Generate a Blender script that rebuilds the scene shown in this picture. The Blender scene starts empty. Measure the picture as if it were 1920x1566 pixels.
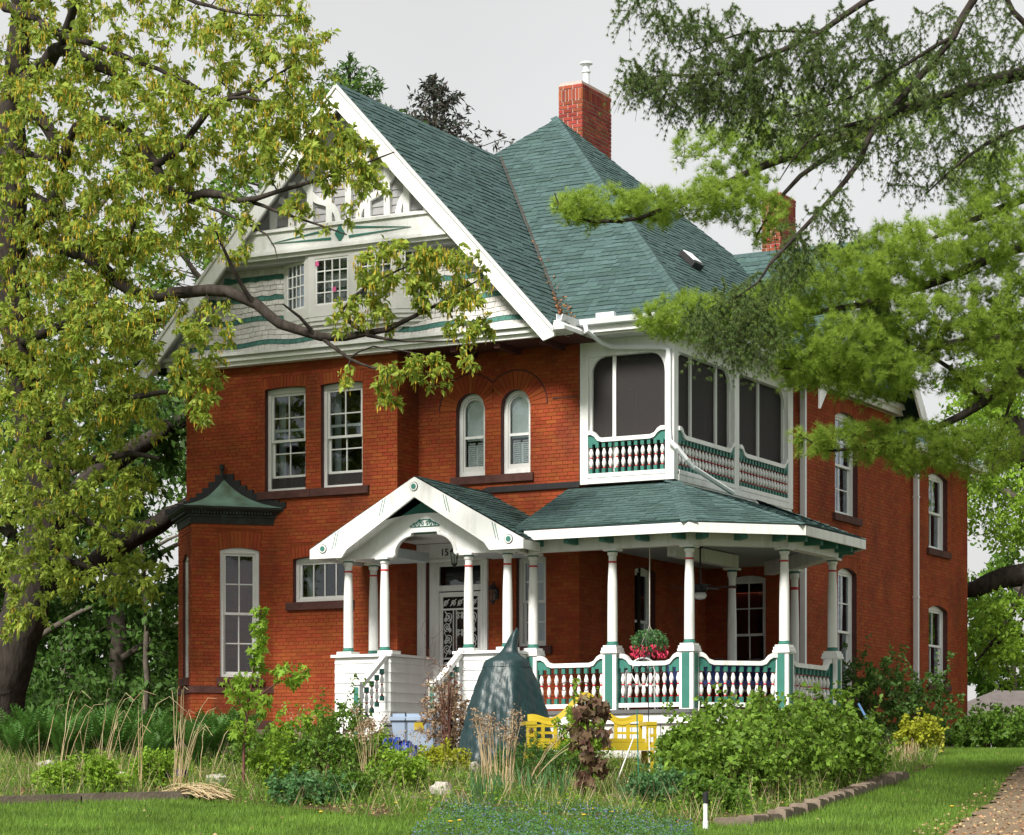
import bpy, math, random
import numpy as np
from mathutils import Vector, Matrix
R = math.radians
random.seed(7); rng = np.random.default_rng(7)
scene = bpy.context.scene
COL = scene.collection

# ---------------------------------------------------------------- camera
F_PX, TH, YH, CZ = 4800.0, R(28.4), 1490.0, 1.6        # focal length in photo pixels, yaw, horizon row, eye height
cT, sT = math.cos(TH), math.sin(TH)
CX, CY = 19.45894, -37.66175
cam_d = bpy.data.cameras.new('camera'); cam = bpy.data.objects.new('camera', cam_d); COL.objects.link(cam)
cam.location = (CX, CY, CZ); cam.rotation_euler = (R(90), 0, TH)
cam_d.sensor_width = 36.0; cam_d.sensor_fit = 'HORIZONTAL'; cam_d.lens = F_PX / 1920 * 36
cam_d.shift_y = (YH - 783) / 1920; cam_d.clip_end = 3000; cam_d.clip_start = 0.5
scene.camera = cam

# ---------------------------------------------------------------- sky, sun, exposure
SUN_EL, SUN_AZ = R(43), R(3)            # elevation; degrees to the left of the facade's outward normal
w = bpy.data.worlds.new('World'); scene.world = w; w.use_nodes = True
nt = w.node_tree; nt.nodes.clear()
def N(t, kind, **kw):
    n = t.nodes.new(kind)
    for k, v in kw.items(): setattr(n, k, v)
    return n
wo = N(nt, 'ShaderNodeOutputWorld'); bg = N(nt, 'ShaderNodeBackground'); sky = N(nt, 'ShaderNodeTexSky')
sky.sky_type = 'NISHITA'; sky.sun_disc = False; sky.sun_elevation = SUN_EL
sun_dir = Vector((-math.sin(SUN_AZ) * math.cos(SUN_EL), -math.cos(SUN_AZ) * math.cos(SUN_EL), math.sin(SUN_EL)))
sky.sun_rotation = math.atan2(sun_dir.x, sun_dir.y)
sky.air_density = 1.0; sky.dust_density = 3.0
tc = N(nt, 'ShaderNodeTexCoord'); nz = N(nt, 'ShaderNodeTexNoise'); nz.inputs['Scale'].default_value = 2.2; nz.inputs['Detail'].default_value = 5
nt.links.new(tc.outputs['Generated'], nz.inputs['Vector'])
rp = N(nt, 'ShaderNodeValToRGB'); rp.color_ramp.elements[0].position = .3; rp.color_ramp.elements[1].position = .72
rp.color_ramp.elements[0].color = (6.5, 6.38, 6.2, 1); rp.color_ramp.elements[1].color = (8.5, 8.42, 8.25, 1)   # thin cloud veil
nt.links.new(nz.outputs['Fac'], rp.inputs['Fac'])
mx = N(nt, 'ShaderNodeMix', data_type='RGBA'); mx.inputs[0].default_value = .86
nt.links.new(sky.outputs[0], mx.inputs[6]); nt.links.new(rp.outputs[0], mx.inputs[7])
nt.links.new(mx.outputs[2], bg.inputs['Color']); bg.inputs['Strength'].default_value = 0.087
nt.links.new(bg.outputs[0], wo.inputs[0])
sd = bpy.data.lights.new('sun', 'SUN'); sun = bpy.data.objects.new('sun', sd); COL.objects.link(sun)
sd.energy = 5.0; sd.angle = R(15); sd.color = (1, .955, .88)
sun.rotation_euler = sun_dir.to_track_quat('Z', 'Y').to_euler(); sun.location = (-20, -30, 40)
vs = scene.view_settings; vs.view_transform = 'Standard'; vs.look = 'None'; vs.gamma = 1; vs.exposure = 0.42
scene.cycles.max_bounces = 6; scene.cycles.transparent_max_bounces = 10; scene.cycles.transmission_bounces = 3
scene.cycles.diffuse_bounces = 3; scene.cycles.glossy_bounces = 3
scene.render.film_transparent = False

# ---------------------------------------------------------------- view helpers (turn a measured photo point and a known plane into a place)
def ray(px, py):
    r = (px - 960) / F_PX; return (r * cT - sT, r * sT + cT, (YH - py) / F_PX)
def atd(px, py, d): a = ray(px, py); return Vector((CX + a[0]*d, CY + a[1]*d, CZ + a[2]*d))
def aty(px, py, Y): a = ray(px, py); return atd(px, py, (Y - CY) / a[1])
def atx(px, py, X): a = ray(px, py); return atd(px, py, (X - CX) / a[0])
def depth(x, y): return -(x - CX) * sT + (y - CY) * cT
TD = [-40, 0, 20, 27, 30, 33, 36, 38, 42, 46, 52, 60, 90, 400]
TZ = [-.6, 0.0, .85, 1.17, 1.34, 1.56, 1.85, 2.0, 2.22, 2.36, 2.5, 2.55, 2.6, 2.6]
def gz(x, y):
    d = -(np.asarray(x) - CX) * sT + (np.asarray(y) - CY) * cT
    return np.interp(d, TD, TZ) + .03*np.sin(np.asarray(x)*.9) * np.sin(np.asarray(y)*.7 + 1)
def gnd(px, py):
    a = ray(px, py); prev = 15.0
    for i in range(1500):
        d = 15 + i * .06
        if CZ + a[2]*d <= float(gz(CX + a[0]*d, CY + a[1]*d)):
            lo, hi = prev, d
            for _ in range(12):
                m = (lo+hi)/2
                if CZ + a[2]*m <= float(gz(CX + a[0]*m, CY + a[1]*m)): hi = m
                else: lo = m
            d = hi; break
        prev = d
    x, y = CX + a[0]*d, CY + a[1]*d
    return Vector((x, y, float(gz(x, y))))
def gd(px, d):                       # ground point under photo column px at depth d
    p = atd(px, 1500, d); return Vector((p.x, p.y, float(gz(p.x, p.y))))

# ---------------------------------------------------------------- materials
def mat(name, col, rough=.7, spec=.3, var=0.0, noise=0.0, nscale=6.0, bump=0.0, bscale=40.0, attr=False, metallic=0.0, trans=0.0,
        dark=None, dscale=1.2, damt=0.0, hue=0.0, stretch=None, col2=None):
    m = bpy.data.materials.new(name); m.use_nodes = True
    t = m.node_tree; b = t.nodes['Principled BSDF']
    b.inputs['Roughness'].default_value = rough; b.inputs['Specular IOR Level'].default_value = spec; b.inputs['Metallic'].default_value = metallic
    L = t.links.new
    co = N(t, 'ShaderNodeTexCoord').outputs['Object']
    geo = N(t, 'ShaderNodeNewGeometry').outputs['Position']
    cur = N(t, 'ShaderNodeRGB'); cur.outputs[0].default_value = (*col, 1); cur = cur.outputs[0]
    src = geo
    if stretch:
        mp = N(t, 'ShaderNodeMapping'); mp.inputs['Scale'].default_value = stretch; L(geo, mp.inputs['Vector']); src = mp.outputs[0]
    if var or hue or col2:
        at = N(t, 'ShaderNodeAttribute', attribute_name='tint'); oi = N(t, 'ShaderNodeObjectInfo')
        ad = N(t, 'ShaderNodeMath', operation='ADD'); L(at.outputs['Fac'], ad.inputs[0]); L(oi.outputs['Random'], ad.inputs[1])
        fr = N(t, 'ShaderNodeMath', operation='FRACT'); L(ad.outputs[0], fr.inputs[0])
        if col2:
            mc = N(t, 'ShaderNodeMix', data_type='RGBA'); L(fr.outputs[0], mc.inputs[0]); L(cur, mc.inputs[6]); mc.inputs[7].default_value = (*col2, 1); cur = mc.outputs[2]
        hs = N(t, 'ShaderNodeHueSaturation'); L(cur, hs.inputs['Color'])
        mr = N(t, 'ShaderNodeMapRange'); mr.inputs[3].default_value = 1 - var; mr.inputs[4].default_value = 1 + var
        # second, decorrelated number for value
        m2 = N(t, 'ShaderNodeMath', operation='MULTIPLY'); L(fr.outputs[0], m2.inputs[0]); m2.inputs[1].default_value = 7.31
        f2 = N(t, 'ShaderNodeMath', operation='FRACT'); L(m2.outputs[0], f2.inputs[0])
        L(f2.outputs[0], mr.inputs[0]); L(mr.outputs[0], hs.inputs['Value'])
        if hue:
            mh = N(t, 'ShaderNodeMapRange'); mh.inputs[3].default_value = .5 - hue; mh.inputs[4].default_value = .5 + hue
            L(fr.outputs[0], mh.inputs[0]); L(mh.outputs[0], hs.inputs['Hue'])
        cur = hs.outputs[0]
    if noise:
        n = N(t, 'ShaderNodeTexNoise'); n.inputs['Scale'].default_value = nscale; n.inputs['Detail'].default_value = 6; L(src, n.inputs['Vector'])
        mr = N(t, 'ShaderNodeMapRange'); mr.inputs[1].default_value = .25; mr.inputs[2].default_value = .75; mr.inputs[3].default_value = 1 - noise; mr.inputs[4].default_value = 1 + noise
        L(n.outputs['Fac'], mr.inputs[0])
        hs = N(t, 'ShaderNodeHueSaturation'); L(cur, hs.inputs['Color']); L(mr.outputs[0], hs.inputs['Value']); cur = hs.outputs[0]
    if dark:
        n = N(t, 'ShaderNodeTexNoise'); n.inputs['Scale'].default_value = dscale; n.inputs['Detail'].default_value = 7; n.inputs['Roughness'].default_value = .62; L(src, n.inputs['Vector'])
        mr = N(t, 'ShaderNodeMapRange'); mr.inputs[1].default_value = .52; mr.inputs[2].default_value = .72; mr.inputs[3].default_value = 0; mr.inputs[4].default_value = damt
        L(n.outputs['Fac'], mr.inputs[0])
        mc = N(t, 'ShaderNodeMix', data_type='RGBA'); L(mr.outputs[0], mc.inputs[0]); L(cur, mc.inputs[6]); mc.inputs[7].default_value = (*dark, 1); cur = mc.outputs[2]
    L(cur, b.inputs['Base Color'])
    if bump:
        n = N(t, 'ShaderNodeTexNoise'); n.inputs['Scale'].default_value = bscale; n.inputs['Detail'].default_value = 5; L(src, n.inputs['Vector'])
        bp = N(t, 'ShaderNodeBump'); bp.inputs['Strength'].default_value = bump; bp.inputs['Distance'].default_value = .02
        L(n.outputs['Fac'], bp.inputs['Height']); L(bp.outputs[0], b.inputs['Normal'])
    if trans:
        tr = N(t, 'ShaderNodeBsdfTranslucent'); L(cur, tr.inputs['Color'])
        ms = N(t, 'ShaderNodeMixShader'); ms.inputs[0].default_value = trans
        L(b.outputs[0], ms.inputs[1]); L(tr.outputs[0], ms.inputs[2])
        L(ms.outputs[0], t.nodes['Material Output'].inputs[0])
    return m
def glassmat(name, tint, refl, alpha):
    m = bpy.data.materials.new(name); m.use_nodes = True; t = m.node_tree; t.nodes.clear()
    o = N(t, 'ShaderNodeOutputMaterial'); g = N(t, 'ShaderNodeBsdfGlossy'); g.inputs['Roughness'].default_value = .03; g.inputs['Color'].default_value = (.9, .95, 1, 1)
    tr = N(t, 'ShaderNodeBsdfTransparent'); tr.inputs['Color'].default_value = (*tint, 1)
    fr = N(t, 'ShaderNodeFresnel'); fr.inputs['IOR'].default_value = 1.52
    ad = N(t, 'ShaderNodeMath', operation='MULTIPLY_ADD'); t.links.new(fr.outputs[0], ad.inputs[0]); ad.inputs[1].default_value = refl; ad.inputs[2].default_value = alpha
    # uneven old glass
    n = N(t, 'ShaderNodeTexNoise'); n.inputs['Scale'].default_value = 2.0; n.inputs['Detail'].default_value = 2
    t.links.new(N(t, 'ShaderNodeNewGeometry').outputs['Position'], n.inputs['Vector'])
    bp = N(t, 'ShaderNodeBump'); bp.inputs['Strength'].default_value = .12; bp.inputs['Distance'].default_value = .05
    t.links.new(n.outputs['Fac'], bp.inputs['Height']); t.links.new(bp.outputs[0], g.inputs['Normal'])
    ms = N(t, 'ShaderNodeMixShader'); t.links.new(ad.outputs[0], ms.inputs[0]); t.links.new(tr.outputs[0], ms.inputs[1]); t.links.new(g.outputs[0], ms.inputs[2])
    t.links.new(ms.outputs[0], o.inputs[0]); return m
def screenmat(name, col, clear):
    m = bpy.data.materials.new(name); m.use_nodes = True; t = m.node_tree
    b = t.nodes['Principled BSDF']; b.inputs['Base Color'].default_value = (*col, 1); b.inputs['Roughness'].default_value = .6; b.inputs['Specular IOR Level'].default_value = .15
    tr = N(t, 'ShaderNodeBsdfTransparent'); ms = N(t, 'ShaderNodeMixShader'); ms.inputs[0].default_value = clear
    t.links.new(b.outputs[0], ms.inputs[1]); t.links.new(tr.outputs[0], ms.inputs[2]); t.links.new(ms.outputs[0], t.nodes['Material Output'].inputs[0]); return m
M = {}
M['brick'] = mat('brick', (.27, .06, .021), .88, .15, var=.12, hue=.008, noise=.25, nscale=1.3, dark=(.1, .032, .021), dscale=.9, damt=.75, stretch=(1, 1, .5), bump=.35, bscale=60)
M['brick_side'] = M['brick']
M['mortar'] = mat('mortar_red', (.215, .048, .018), .95, .1, noise=.2, nscale=8)
M['chim'] = mat('chimney_brick', (.27, .06, .035), .85, .2, var=.28, hue=.015, noise=.15, nscale=9, bump=.35, bscale=60)
M['chim_mortar'] = mat('chimney_mortar', (.5, .4, .36), .95, .1, noise=.15, nscale=12)
M['jamb'] = mat('maroon_paint', (.085, .028, .026), .7, .3, noise=.2, nscale=7)
M['stone'] = mat('brownstone', (.085, .04, .034), .9, .2, noise=.3, nscale=5, bump=.4, bscale=30)
M['found'] = mat('foundation_stone', (.14, .1, .085), .95, .2, noise=.35, nscale=3, bump=.8, bscale=7)
M['white'] = mat('white_paint', (.78, .79, .78), .5, .35, noise=.07, nscale=2.5, dark=(.42, .4, .34), dscale=1.8, damt=.5, stretch=(2.4, 2.4, .55))
M['cream'] = mat('off_white_paint', (.64, .64, .62), .55, .3, noise=.06, nscale=3, dark=(.42, .42, .4), dscale=1.5, damt=.35)
M['grey'] = mat('grey_clapboard_paint', (.4, .4, .415), .6, .3, var=.06, noise=.1, nscale=4, dark=(.2, .2, .21), dscale=2, damt=.4)
M['shing_w'] = mat('white_shingle_paint', (.56, .55, .53), .65, .25, var=.1, noise=.08, nscale=6, dark=(.4, .39, .37), dscale=2.4, damt=.4)
M['teal'] = mat('teal_paint', (.04, .175, .14), .5, .35, noise=.1, nscale=6)
M['shing_t'] = mat('teal_shingle_paint', (.045, .15, .125), .6, .3, var=.15, noise=.1, nscale=6)
M['red'] = mat('red_band_paint', (.5, .03, .035), .5, .35)
M['roof'] = mat('green_asphalt_shingle', (.054, .096, .09), .92, .18, var=.18, hue=.012, noise=.2, nscale=14, bump=.5, bscale=160, col2=(.066, .11, .107))
M['roofcap'] = mat('green_ridge_shingle', (.066, .11, .108), .92, .18, var=.15, noise=.2, nscale=14, bump=.5, bscale=160)
M['felt'] = mat('roof_underlay', (.018, .038, .036), .95, .1)
M['black'] = mat('black_flashing', (.015, .015, .017), .5, .4, noise=.2)
M['copper'] = mat('copper_patina', (.16, .27, .21), .75, .3, noise=.3, nscale=3, dark=(.09, .1, .06), dscale=2.2, damt=.8)
M['copper_dark'] = mat('black_copper_trim', (.022, .024, .021), .6, .35, noise=.3, nscale=8, dark=(.06, .1, .08), dscale=4, damt=.5)
M['glass'] = glassmat('window_glass', (.86, .89, .9), .75, .01)
M['screen'] = screenmat('insect_screen', (.045, .041, .041), .35)
M['curtain'] = mat('net_curtain', (.5, .54, .52), .9, .1, noise=.12, nscale=14, stretch=(4, 4, .4))
M['blind'] = mat('white_blind', (.8, .83, .8), .8, .2, noise=.06, nscale=8)
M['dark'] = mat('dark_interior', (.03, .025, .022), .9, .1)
M['metal_w'] = mat('white_aluminium', (.74, .77, .8), .4, .4, noise=.05, nscale=3)
M['iron'] = mat('black_iron', (.012, .012, .013), .45, .5)
M['deck'] = mat('grey_deck_boards', (.12, .125, .125), .7, .2, noise=.2, nscale=5)
M['ceil'] = mat('porch_ceiling_paint', (.4, .45, .47), .6, .2, noise=.06)

# ---------------------------------------------------------------- mesh builder
class MB:
    def __init__(s): s.v = []; s.f = []; s.t = []; s.m = []
    def add(s, vs, fs, tint=None, mi=0):
        o = len(s.v); s.v.extend([tuple(p) for p in vs])
        for f in fs: s.f.append([i + o for i in f]); s.t.append(tint if tint is not None else 0.0); s.m.append(mi)
    def box(s, x0, y0, z0, x1, y1, z1, tint=None, mi=0):
        s.add([(x0,y0,z0),(x1,y0,z0),(x1,y1,z0),(x0,y1,z0),(x0,y0,z1),(x1,y0,z1),(x1,y1,z1),(x0,y1,z1)],
              [(0,3,2,1),(4,5,6,7),(0,1,5,4),(1,2,6,5),(2,3,7,6),(3,0,4,7)], tint, mi)
    def lbox(s, f, u0, u1, v0, v1, w0, w1, tint=None, mi=0, open_back=False):
        P = [f(u0,v0,w1), f(u1,v0,w1), f(u1,v0,w0), f(u0,v0,w0), f(u0,v1,w1), f(u1,v1,w1), f(u1,v1,w0), f(u0,v1,w0)]
        fs = [(0,3,2,1),(4,5,6,7),(0,1,5,4),(1,2,6,5),(3,0,4,7)]
        if not open_back: fs.append((2,3,7,6))
        s.add(P, fs, tint, mi)
    def prism(s, pts, vec, tint=None, mi=0):         # polygon (3d points) swept by vec
        n = len(pts); a = [Vector(p) for p in pts]; b = [p + Vector(vec) for p in a]
        s.add(a + b, [tuple(range(n))[::-1], tuple(range(n, 2*n))] + [(i, (i+1) % n, n + (i+1) % n, n + i) for i in range(n)], tint, mi)
    def tube(s, pts, rad, n=6, tint=None, mi=0, cap=True):
        P = [Vector(p) for p in pts]; k = len(P)
        if isinstance(rad, (int, float)): rad = [rad]*k
        vs = []; up = Vector((.13, .37, .92))
        prev = None
        for i, p in enumerate(P):
            d = (P[min(i+1, k-1)] - P[max(i-1, 0)])
            if d.length < 1e-9: d = Vector((0, 0, 1))
            d.normalize()
            if prev is None:
                a = d.cross(up)
                if a.length < .05: a = d.cross(Vector((1, 0, 0)))
            else: a = prev - d * prev.dot(d)
            a.normalize(); prev = a; b = d.cross(a)
            for j in range(n):
                t = 2*math.pi*j/n; vs.append(p + (a*math.cos(t) + b*math.sin(t))*rad[i])
        fs = [(i*n+j, i*n+(j+1) % n, (i+1)*n+(j+1) % n, (i+1)*n+j) for i in range(k-1) for j in range(n)]
        if cap: fs += [tuple(range(n))[::-1], tuple(range((k-1)*n, k*n))]
        s.add(vs, fs, tint, mi)
    def lathe(s, c, prof, n=14, mis=None, sq=None):  # prof: (r, z); mis per segment; sq: set of segments drawn square
        for i in range(len(prof)-1):
            (r0, z0), (r1, z1) = prof[i], prof[i+1]
            k = 4 if sq and i in sq else n; off = math.pi/4 if k == 4 else 0; q = 1.414 if k == 4 else 1
            vs = [(c[0]+r*q*math.cos(2*math.pi*j/k+off), c[1]+r*q*math.sin(2*math.pi*j/k+off), c[2]+z) for r, z in ((r0,z0),(r1,z1)) for j in range(k)]
            fs = [(j, (j+1) % k, k+(j+1) % k, k+j) for j in range(k)]
            if i == 0: fs.append(tuple(range(k))[::-1])
            if i == len(prof)-2 or (sq and ((i in sq) != (i+1 in sq))): fs.append(tuple(range(k, 2*k)))
            if sq and i > 0 and ((i in sq) != (i-1 in sq)): fs.append(tuple(range(k))[::-1])
            s.add(vs, fs, None, mis[i] if mis else 0)
    def mesh(s, name, mats, smooth=False):
        me = bpy.data.meshes.new(name); me.from_pydata(s.v, [], s.f)
        for m in (mats if isinstance(mats, (list, tuple)) else [mats]): me.materials.append(m)
        if any(s.m): me.polygons.foreach_set('material_index', s.m)
        a = me.attributes.new('tint', 'FLOAT', 'FACE'); a.data.foreach_set('value', s.t)
        if smooth: me.polygons.foreach_set('use_smooth', [True]*len(s.f))
        me.update(); return me
    def build(s, name, mats, parent=None, smooth=False, kind=None):
        o = bpy.data.objects.new(name, s.mesh(name, mats, smooth)); COL.objects.link(o)
        if parent is not None: adopt(o, parent)
        if kind: o['kind'] = kind
        return o
def wloc(o):
    if o.parent is None: return Vector(o.location)
    return wloc(o.parent) + o.matrix_parent_inverse.translation + Vector(o.location)
def adopt(o, parent):
    o.parent = parent; o.matrix_parent_inverse = Matrix.Translation(-wloc(parent))
def empty(name, loc, parent=None, label=None, cat=None, group=None):
    o = bpy.data.objects.new(name, None); COL.objects.link(o); o.empty_display_size = .2
    o.location = loc
    if parent is not None: o.location = (0, 0, 0); adopt(o, parent)
    tag(o, label, cat, group); return o
def tag(o, label=None, cat=None, group=None, kind=None):
    if label: o['label'] = label
    if cat: o['category'] = cat
    if group: o['group'] = group
    if kind: o['kind'] = kind
    return o
def inst(name, me, parent, loc, rz=0.0, scale=None):
    o = bpy.data.objects.new(name, me); COL.objects.link(o); adopt(o, parent)
    o.location = loc; o.rotation_euler = (0, 0, rz)
    if scale: o.scale = scale
    return o
def frame(O, u):                      # wall frame: u along the wall, v = world height, w = out of the wall
    O = Vector(O); u = Vector(u).normalized(); n = u.cross(Vector((0, 0, 1)))
    def f(a, v, w=0.0):
        p = O + u*a + n*w; return Vector((p.x, p.y, v))
    f.u = u; f.n = n; f.O = O; f.rz = math.atan2(u.y, u.x)
    return f
def arr_mesh(name, verts, tris, tint, mats, smooth=False, quads=False):    # large numpy meshes
    me = bpy.data.meshes.new(name); k = 4 if quads else 3
    nv, nf = len(verts), len(tris)
    me.vertices.add(nv); me.vertices.foreach_set('co', np.asarray(verts, np.float32).ravel())
    me.loops.add(nf*k); me.loops.foreach_set('vertex_index', np.asarray(tris, np.int32).ravel())
    me.polygons.add(nf); me.polygons.foreach_set('loop_start', np.arange(0, nf*k, k, dtype=np.int32))
    try: me.polygons.foreach_set('loop_total', np.full(nf, k, np.int32))
    except Exception: pass
    for m in (mats if isinstance(mats, (list, tuple)) else [mats]): me.materials.append(m)
    a = me.attributes.new('tint', 'FLOAT', 'FACE'); a.data.foreach_set('value', np.asarray(tint, np.float32))
    me.update(); me.validate()
    if smooth: me.polygons.foreach_set('use_smooth', np.ones(nf, bool))
    return me
def arr_obj(name, verts, tris, tint, mats, parent=None, kind=None, **kw):
    o = bpy.data.objects.new(name, arr_mesh(name, verts, tris, tint, mats, **kw)); COL.objects.link(o)
    if parent is not None: adopt(o, parent)
    if kind: o['kind'] = kind
    return o
# ================================================================ THE HOUSE
HB = Vector((-3.0, 5.0, 2.3))
house = empty('brick_house', HB, label='red brick Victorian house with white gable, green roofs and wraparound porch', cat='house')
CNT = {'brick': 0, 'shingle': 0, 'gshingle': 0}
def bvox(w, h, d, y0=-.004):
    b = MB(); b.box(-w/2, y0, -h/2, w/2, y0 + d, h/2); return b
class Hole:
    def __init__(s, u0, u1, v0, v1, kind='rect', rise=.07, vous=.2, outer=None, clip=None):
        s.u0, s.u1, s.v0, s.v1, s.kind, s.rise, s.vous = u0, u1, v0, v1, kind, rise, vous
        s.hw = (u1-u0)/2; s.uc = (u0+u1)/2; s.outer = outer; s.clip = clip
        if kind == 'round': s.rise = s.hw
        s.Rr = (s.hw**2 + s.rise**2)/(2*s.rise); s.cv = v1 - s.Rr
    def top(s, u):
        if s.kind == 'rect': return s.v1
        return s.cv + math.sqrt(max(s.Rr**2 - (u-s.uc)**2, 0))
    def span(s, v):
        if v <= s.v0 or v >= s.v1: return None
        if s.kind == 'rect' or v <= s.v1 - s.rise: return (s.u0, s.u1)
        h = math.sqrt(max(s.Rr**2 - (v - s.cv)**2, 0)); return (s.uc - h, s.uc + h)
    def bspan(s, v):                   # what the running bond leaves out: opening plus arch
        if s.kind == 'round':
            sp = s.v1 - s.hw
            if s.v0 < v <= sp: return (s.u0, s.u1)
            if sp < v < sp + s.outer:
                h = math.sqrt(s.outer**2 - (v-sp)**2); return (s.uc - h, s.uc + h)
            return None
        if s.vous and s.v1 - s.rise < v < s.v1 + s.vous:
            e = .05*(v - s.v1 + s.rise)/s.vous; return (s.u0 - e, s.u1 + e)
        return s.span(v)
def subtract(iv, cut):
    out = []
    for a, b in iv:
        if cut[1] <= a or cut[0] >= b: out.append((a, b)); continue
        if cut[0] > a: out.append((a, cut[0]))
        if cut[1] < b: out.append((cut[1], b))
    return out
def brick_wall(name, f, u0, u1, v0, v1, holes=(), bm='brick', indiv=None, jambm='jamb', depthj=.2, topfn=None, mortar='mortar', ch=.064, bl=.208):
    b = MB()
    us = sorted({u0, u1, *[x for h in holes for x in (h.u0, h.u1)]}); vv = sorted({v0, v1, *[x for h in holes for x in (h.v0, h.v1)]})
    wb = -.007
    for i in range(len(us)-1):
        for j in range(len(vv)-1):
            um, vm = (us[i]+us[i+1])/2, (vv[j]+vv[j+1])/2
            if any(h.u0 < um < h.u1 and h.v0 < vm < h.v1 for h in holes): continue
            b.add([f(us[i],vv[j],wb), f(us[i+1],vv[j],wb), f(us[i+1],vv[j+1],wb), f(us[i],vv[j+1],wb)], [(0,1,2,3)])
    rev = []
    for h in holes:
        jb = MB(); rev.append(jb)
        n = 14; arc = [(h.u0 + (h.u1-h.u0)*k/n) for k in range(n+1)]
        if h.kind != 'rect':
            for k in range(n):
                b.add([f(arc[k],h.top(arc[k]),wb), f(arc[k+1],h.top(arc[k+1]),wb), f(arc[k+1],h.v1,wb), f(arc[k],h.v1,wb)], [(0,1,2,3)])
        sv = h.v1 - (h.rise if h.kind != 'rect' else 0)
        for uu in (h.u0, h.u1): jb.add([f(uu,h.v0,0), f(uu,sv,0), f(uu,sv,-depthj), f(uu,h.v0,-depthj)], [(0,1,2,3)])
        for k in range(n): jb.add([f(arc[k],h.top(arc[k]),0), f(arc[k+1],h.top(arc[k+1]),0), f(arc[k+1],h.top(arc[k+1]),-depthj), f(arc[k],h.top(arc[k]),-depthj)], [(0,1,2,3)])
        jb.add([f(h.u0,h.v0,0), f(h.u1,h.v0,0), f(h.u1,h.v0,-depthj), f(h.u0,h.v0,-depthj)], [(0,1,2,3)])
    wall = b.build(name, M[mortar], house)
    for jb in rev: jb.build('window_reveal', M[jambm], wall)
    mass = MB(); row = 0; v = v0
    full = None
    while v < v1 - .01:
        h_ = min(ch - .008, v1 - v); iv = [(u0, u1)]
        for h in holes:
            for q in (v + .006, v + h_ - .006):
                c = h.bspan(q)
                if c: iv = subtract(iv, c)
        header = row % 6 == 5
        L = bl/2 if header else bl
        for a, e in iv:
            k0 = math.floor((a - (row % 2)*L/2) / L)
            u = k0*L + (row % 2)*L/2
            while u < e:
                p, q = max(u, a), min(u + L - .008, e); u += L
                if q - p < .02: continue
                if indiv and CNT['brick'] < 285 and q - p > bl - .01 and not header and indiv((p+q)/2, v):
                    if full is None: full = bvox(L - .008, h_, .012, -.0035).mesh('brick', M[bm])
                    pos = f((p+q)/2, v + h_/2, random.uniform(-.002, .002)); CNT['brick'] += 1
                    inst('brick', full, wall, pos, f.rz); continue
                j = random.uniform(-.002, .0025)
                mass.lbox(f, p, q, v, v + h_, -.01, j, random.random(), open_back=True)
        v += ch; row += 1
    # arches
    vb = None
    for h in holes:
        if h.kind == 'round':
            sp = h.v1 - h.hw; n = 17
            for k in range(n):
                a0, a1 = math.pi*k/n + .012, math.pi*(k+1)/n - .012
                am = (a0+a1)/2; ro = h.outer
                if h.clip is not None:
                    dx = h.clip - h.uc
                    if math.cos(am)*dx > 0 and abs(math.cos(am))*ro > abs(dx): ro = min(ro, abs(dx)/abs(math.cos(am)) - .004)
                m_ = MB(); tt = random.random()
                P = [(h.uc + r*math.cos(a), sp + r*math.sin(a)) for r, a in ((h.hw, a0), (ro, a0), (ro, a1), (h.hw, a1))]
                m_.prism([f(x, y, -.01) for x, y in P][::-1], f.n*.0115, tt)
                m_.build('arch_brick', M[bm], wall)
        elif h.vous:
            if vb is None: vb = bvox(.062, h.vous - .008, .014, -.004).mesh('arch_brick', M[bm])
            n = max(3, round((h.u1-h.u0+.06)/.07)); Rf = .9
            for k in range(n):
                t = (k+.5)/n - .5; u = h.uc + t*(h.u1-h.u0+.02)
                lean = t*.24
                o = inst('arch_brick', vb, wall, f(u + lean*.1, h.top(min(max(u, h.u0), h.u1)) + h.vous/2 - .004 + abs(t)*.012, 0), f.rz)
                o.rotation_euler = (0, lean, f.rz)
    if mass.f: mass.build('brick_courses', M[bm], wall, kind='stuff')
    return wall
def sash(f, u0, u1, v0, v1, w, nx, ny, parent, m='white', rail=.045, th=.035, name='sash'):
    b = MB()
    for a in ((u0,u0+rail,v0,v1),(u1-rail,u1,v0,v1),(u0+rail,u1-rail,v0,v0+rail),(u0+rail,u1-rail,v1-rail,v1)): b.lbox(f,*a,w-th,w)
    iu0, iu1, iv0, iv1 = u0+rail, u1-rail, v0+rail, v1-rail
    mw = .011
    for i in range(1, nx): x = iu0+(iu1-iu0)*i/nx; b.lbox(f, x-mw, x+mw, iv0, iv1, w-th+.008, w-.006)
    for j in range(1, ny):
        y = iv0+(iv1-iv0)*j/ny
        for i in range(nx):
            x0 = iu0+(iu1-iu0)*i/nx + (mw if i else 0); x1 = iu0+(iu1-iu0)*(i+1)/nx - (mw if i < nx-1 else 0)
            b.lbox(f, x0, x1, y-mw, y+mw, w-th+.01, w-.008)
    b.build(name, M[m], parent)
    for i in range(nx):
        for j in range(ny):
            p = MB(); x0 = iu0+(iu1-iu0)*i/nx; x1 = iu0+(iu1-iu0)*(i+1)/nx; y0 = iv0+(iv1-iv0)*j/ny; y1 = iv0+(iv1-iv0)*(j+1)/ny
            p.lbox(f, x0, x1, y0, y1, w-.022, w-.018); p.build('pane', M['glass'], parent)
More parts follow.
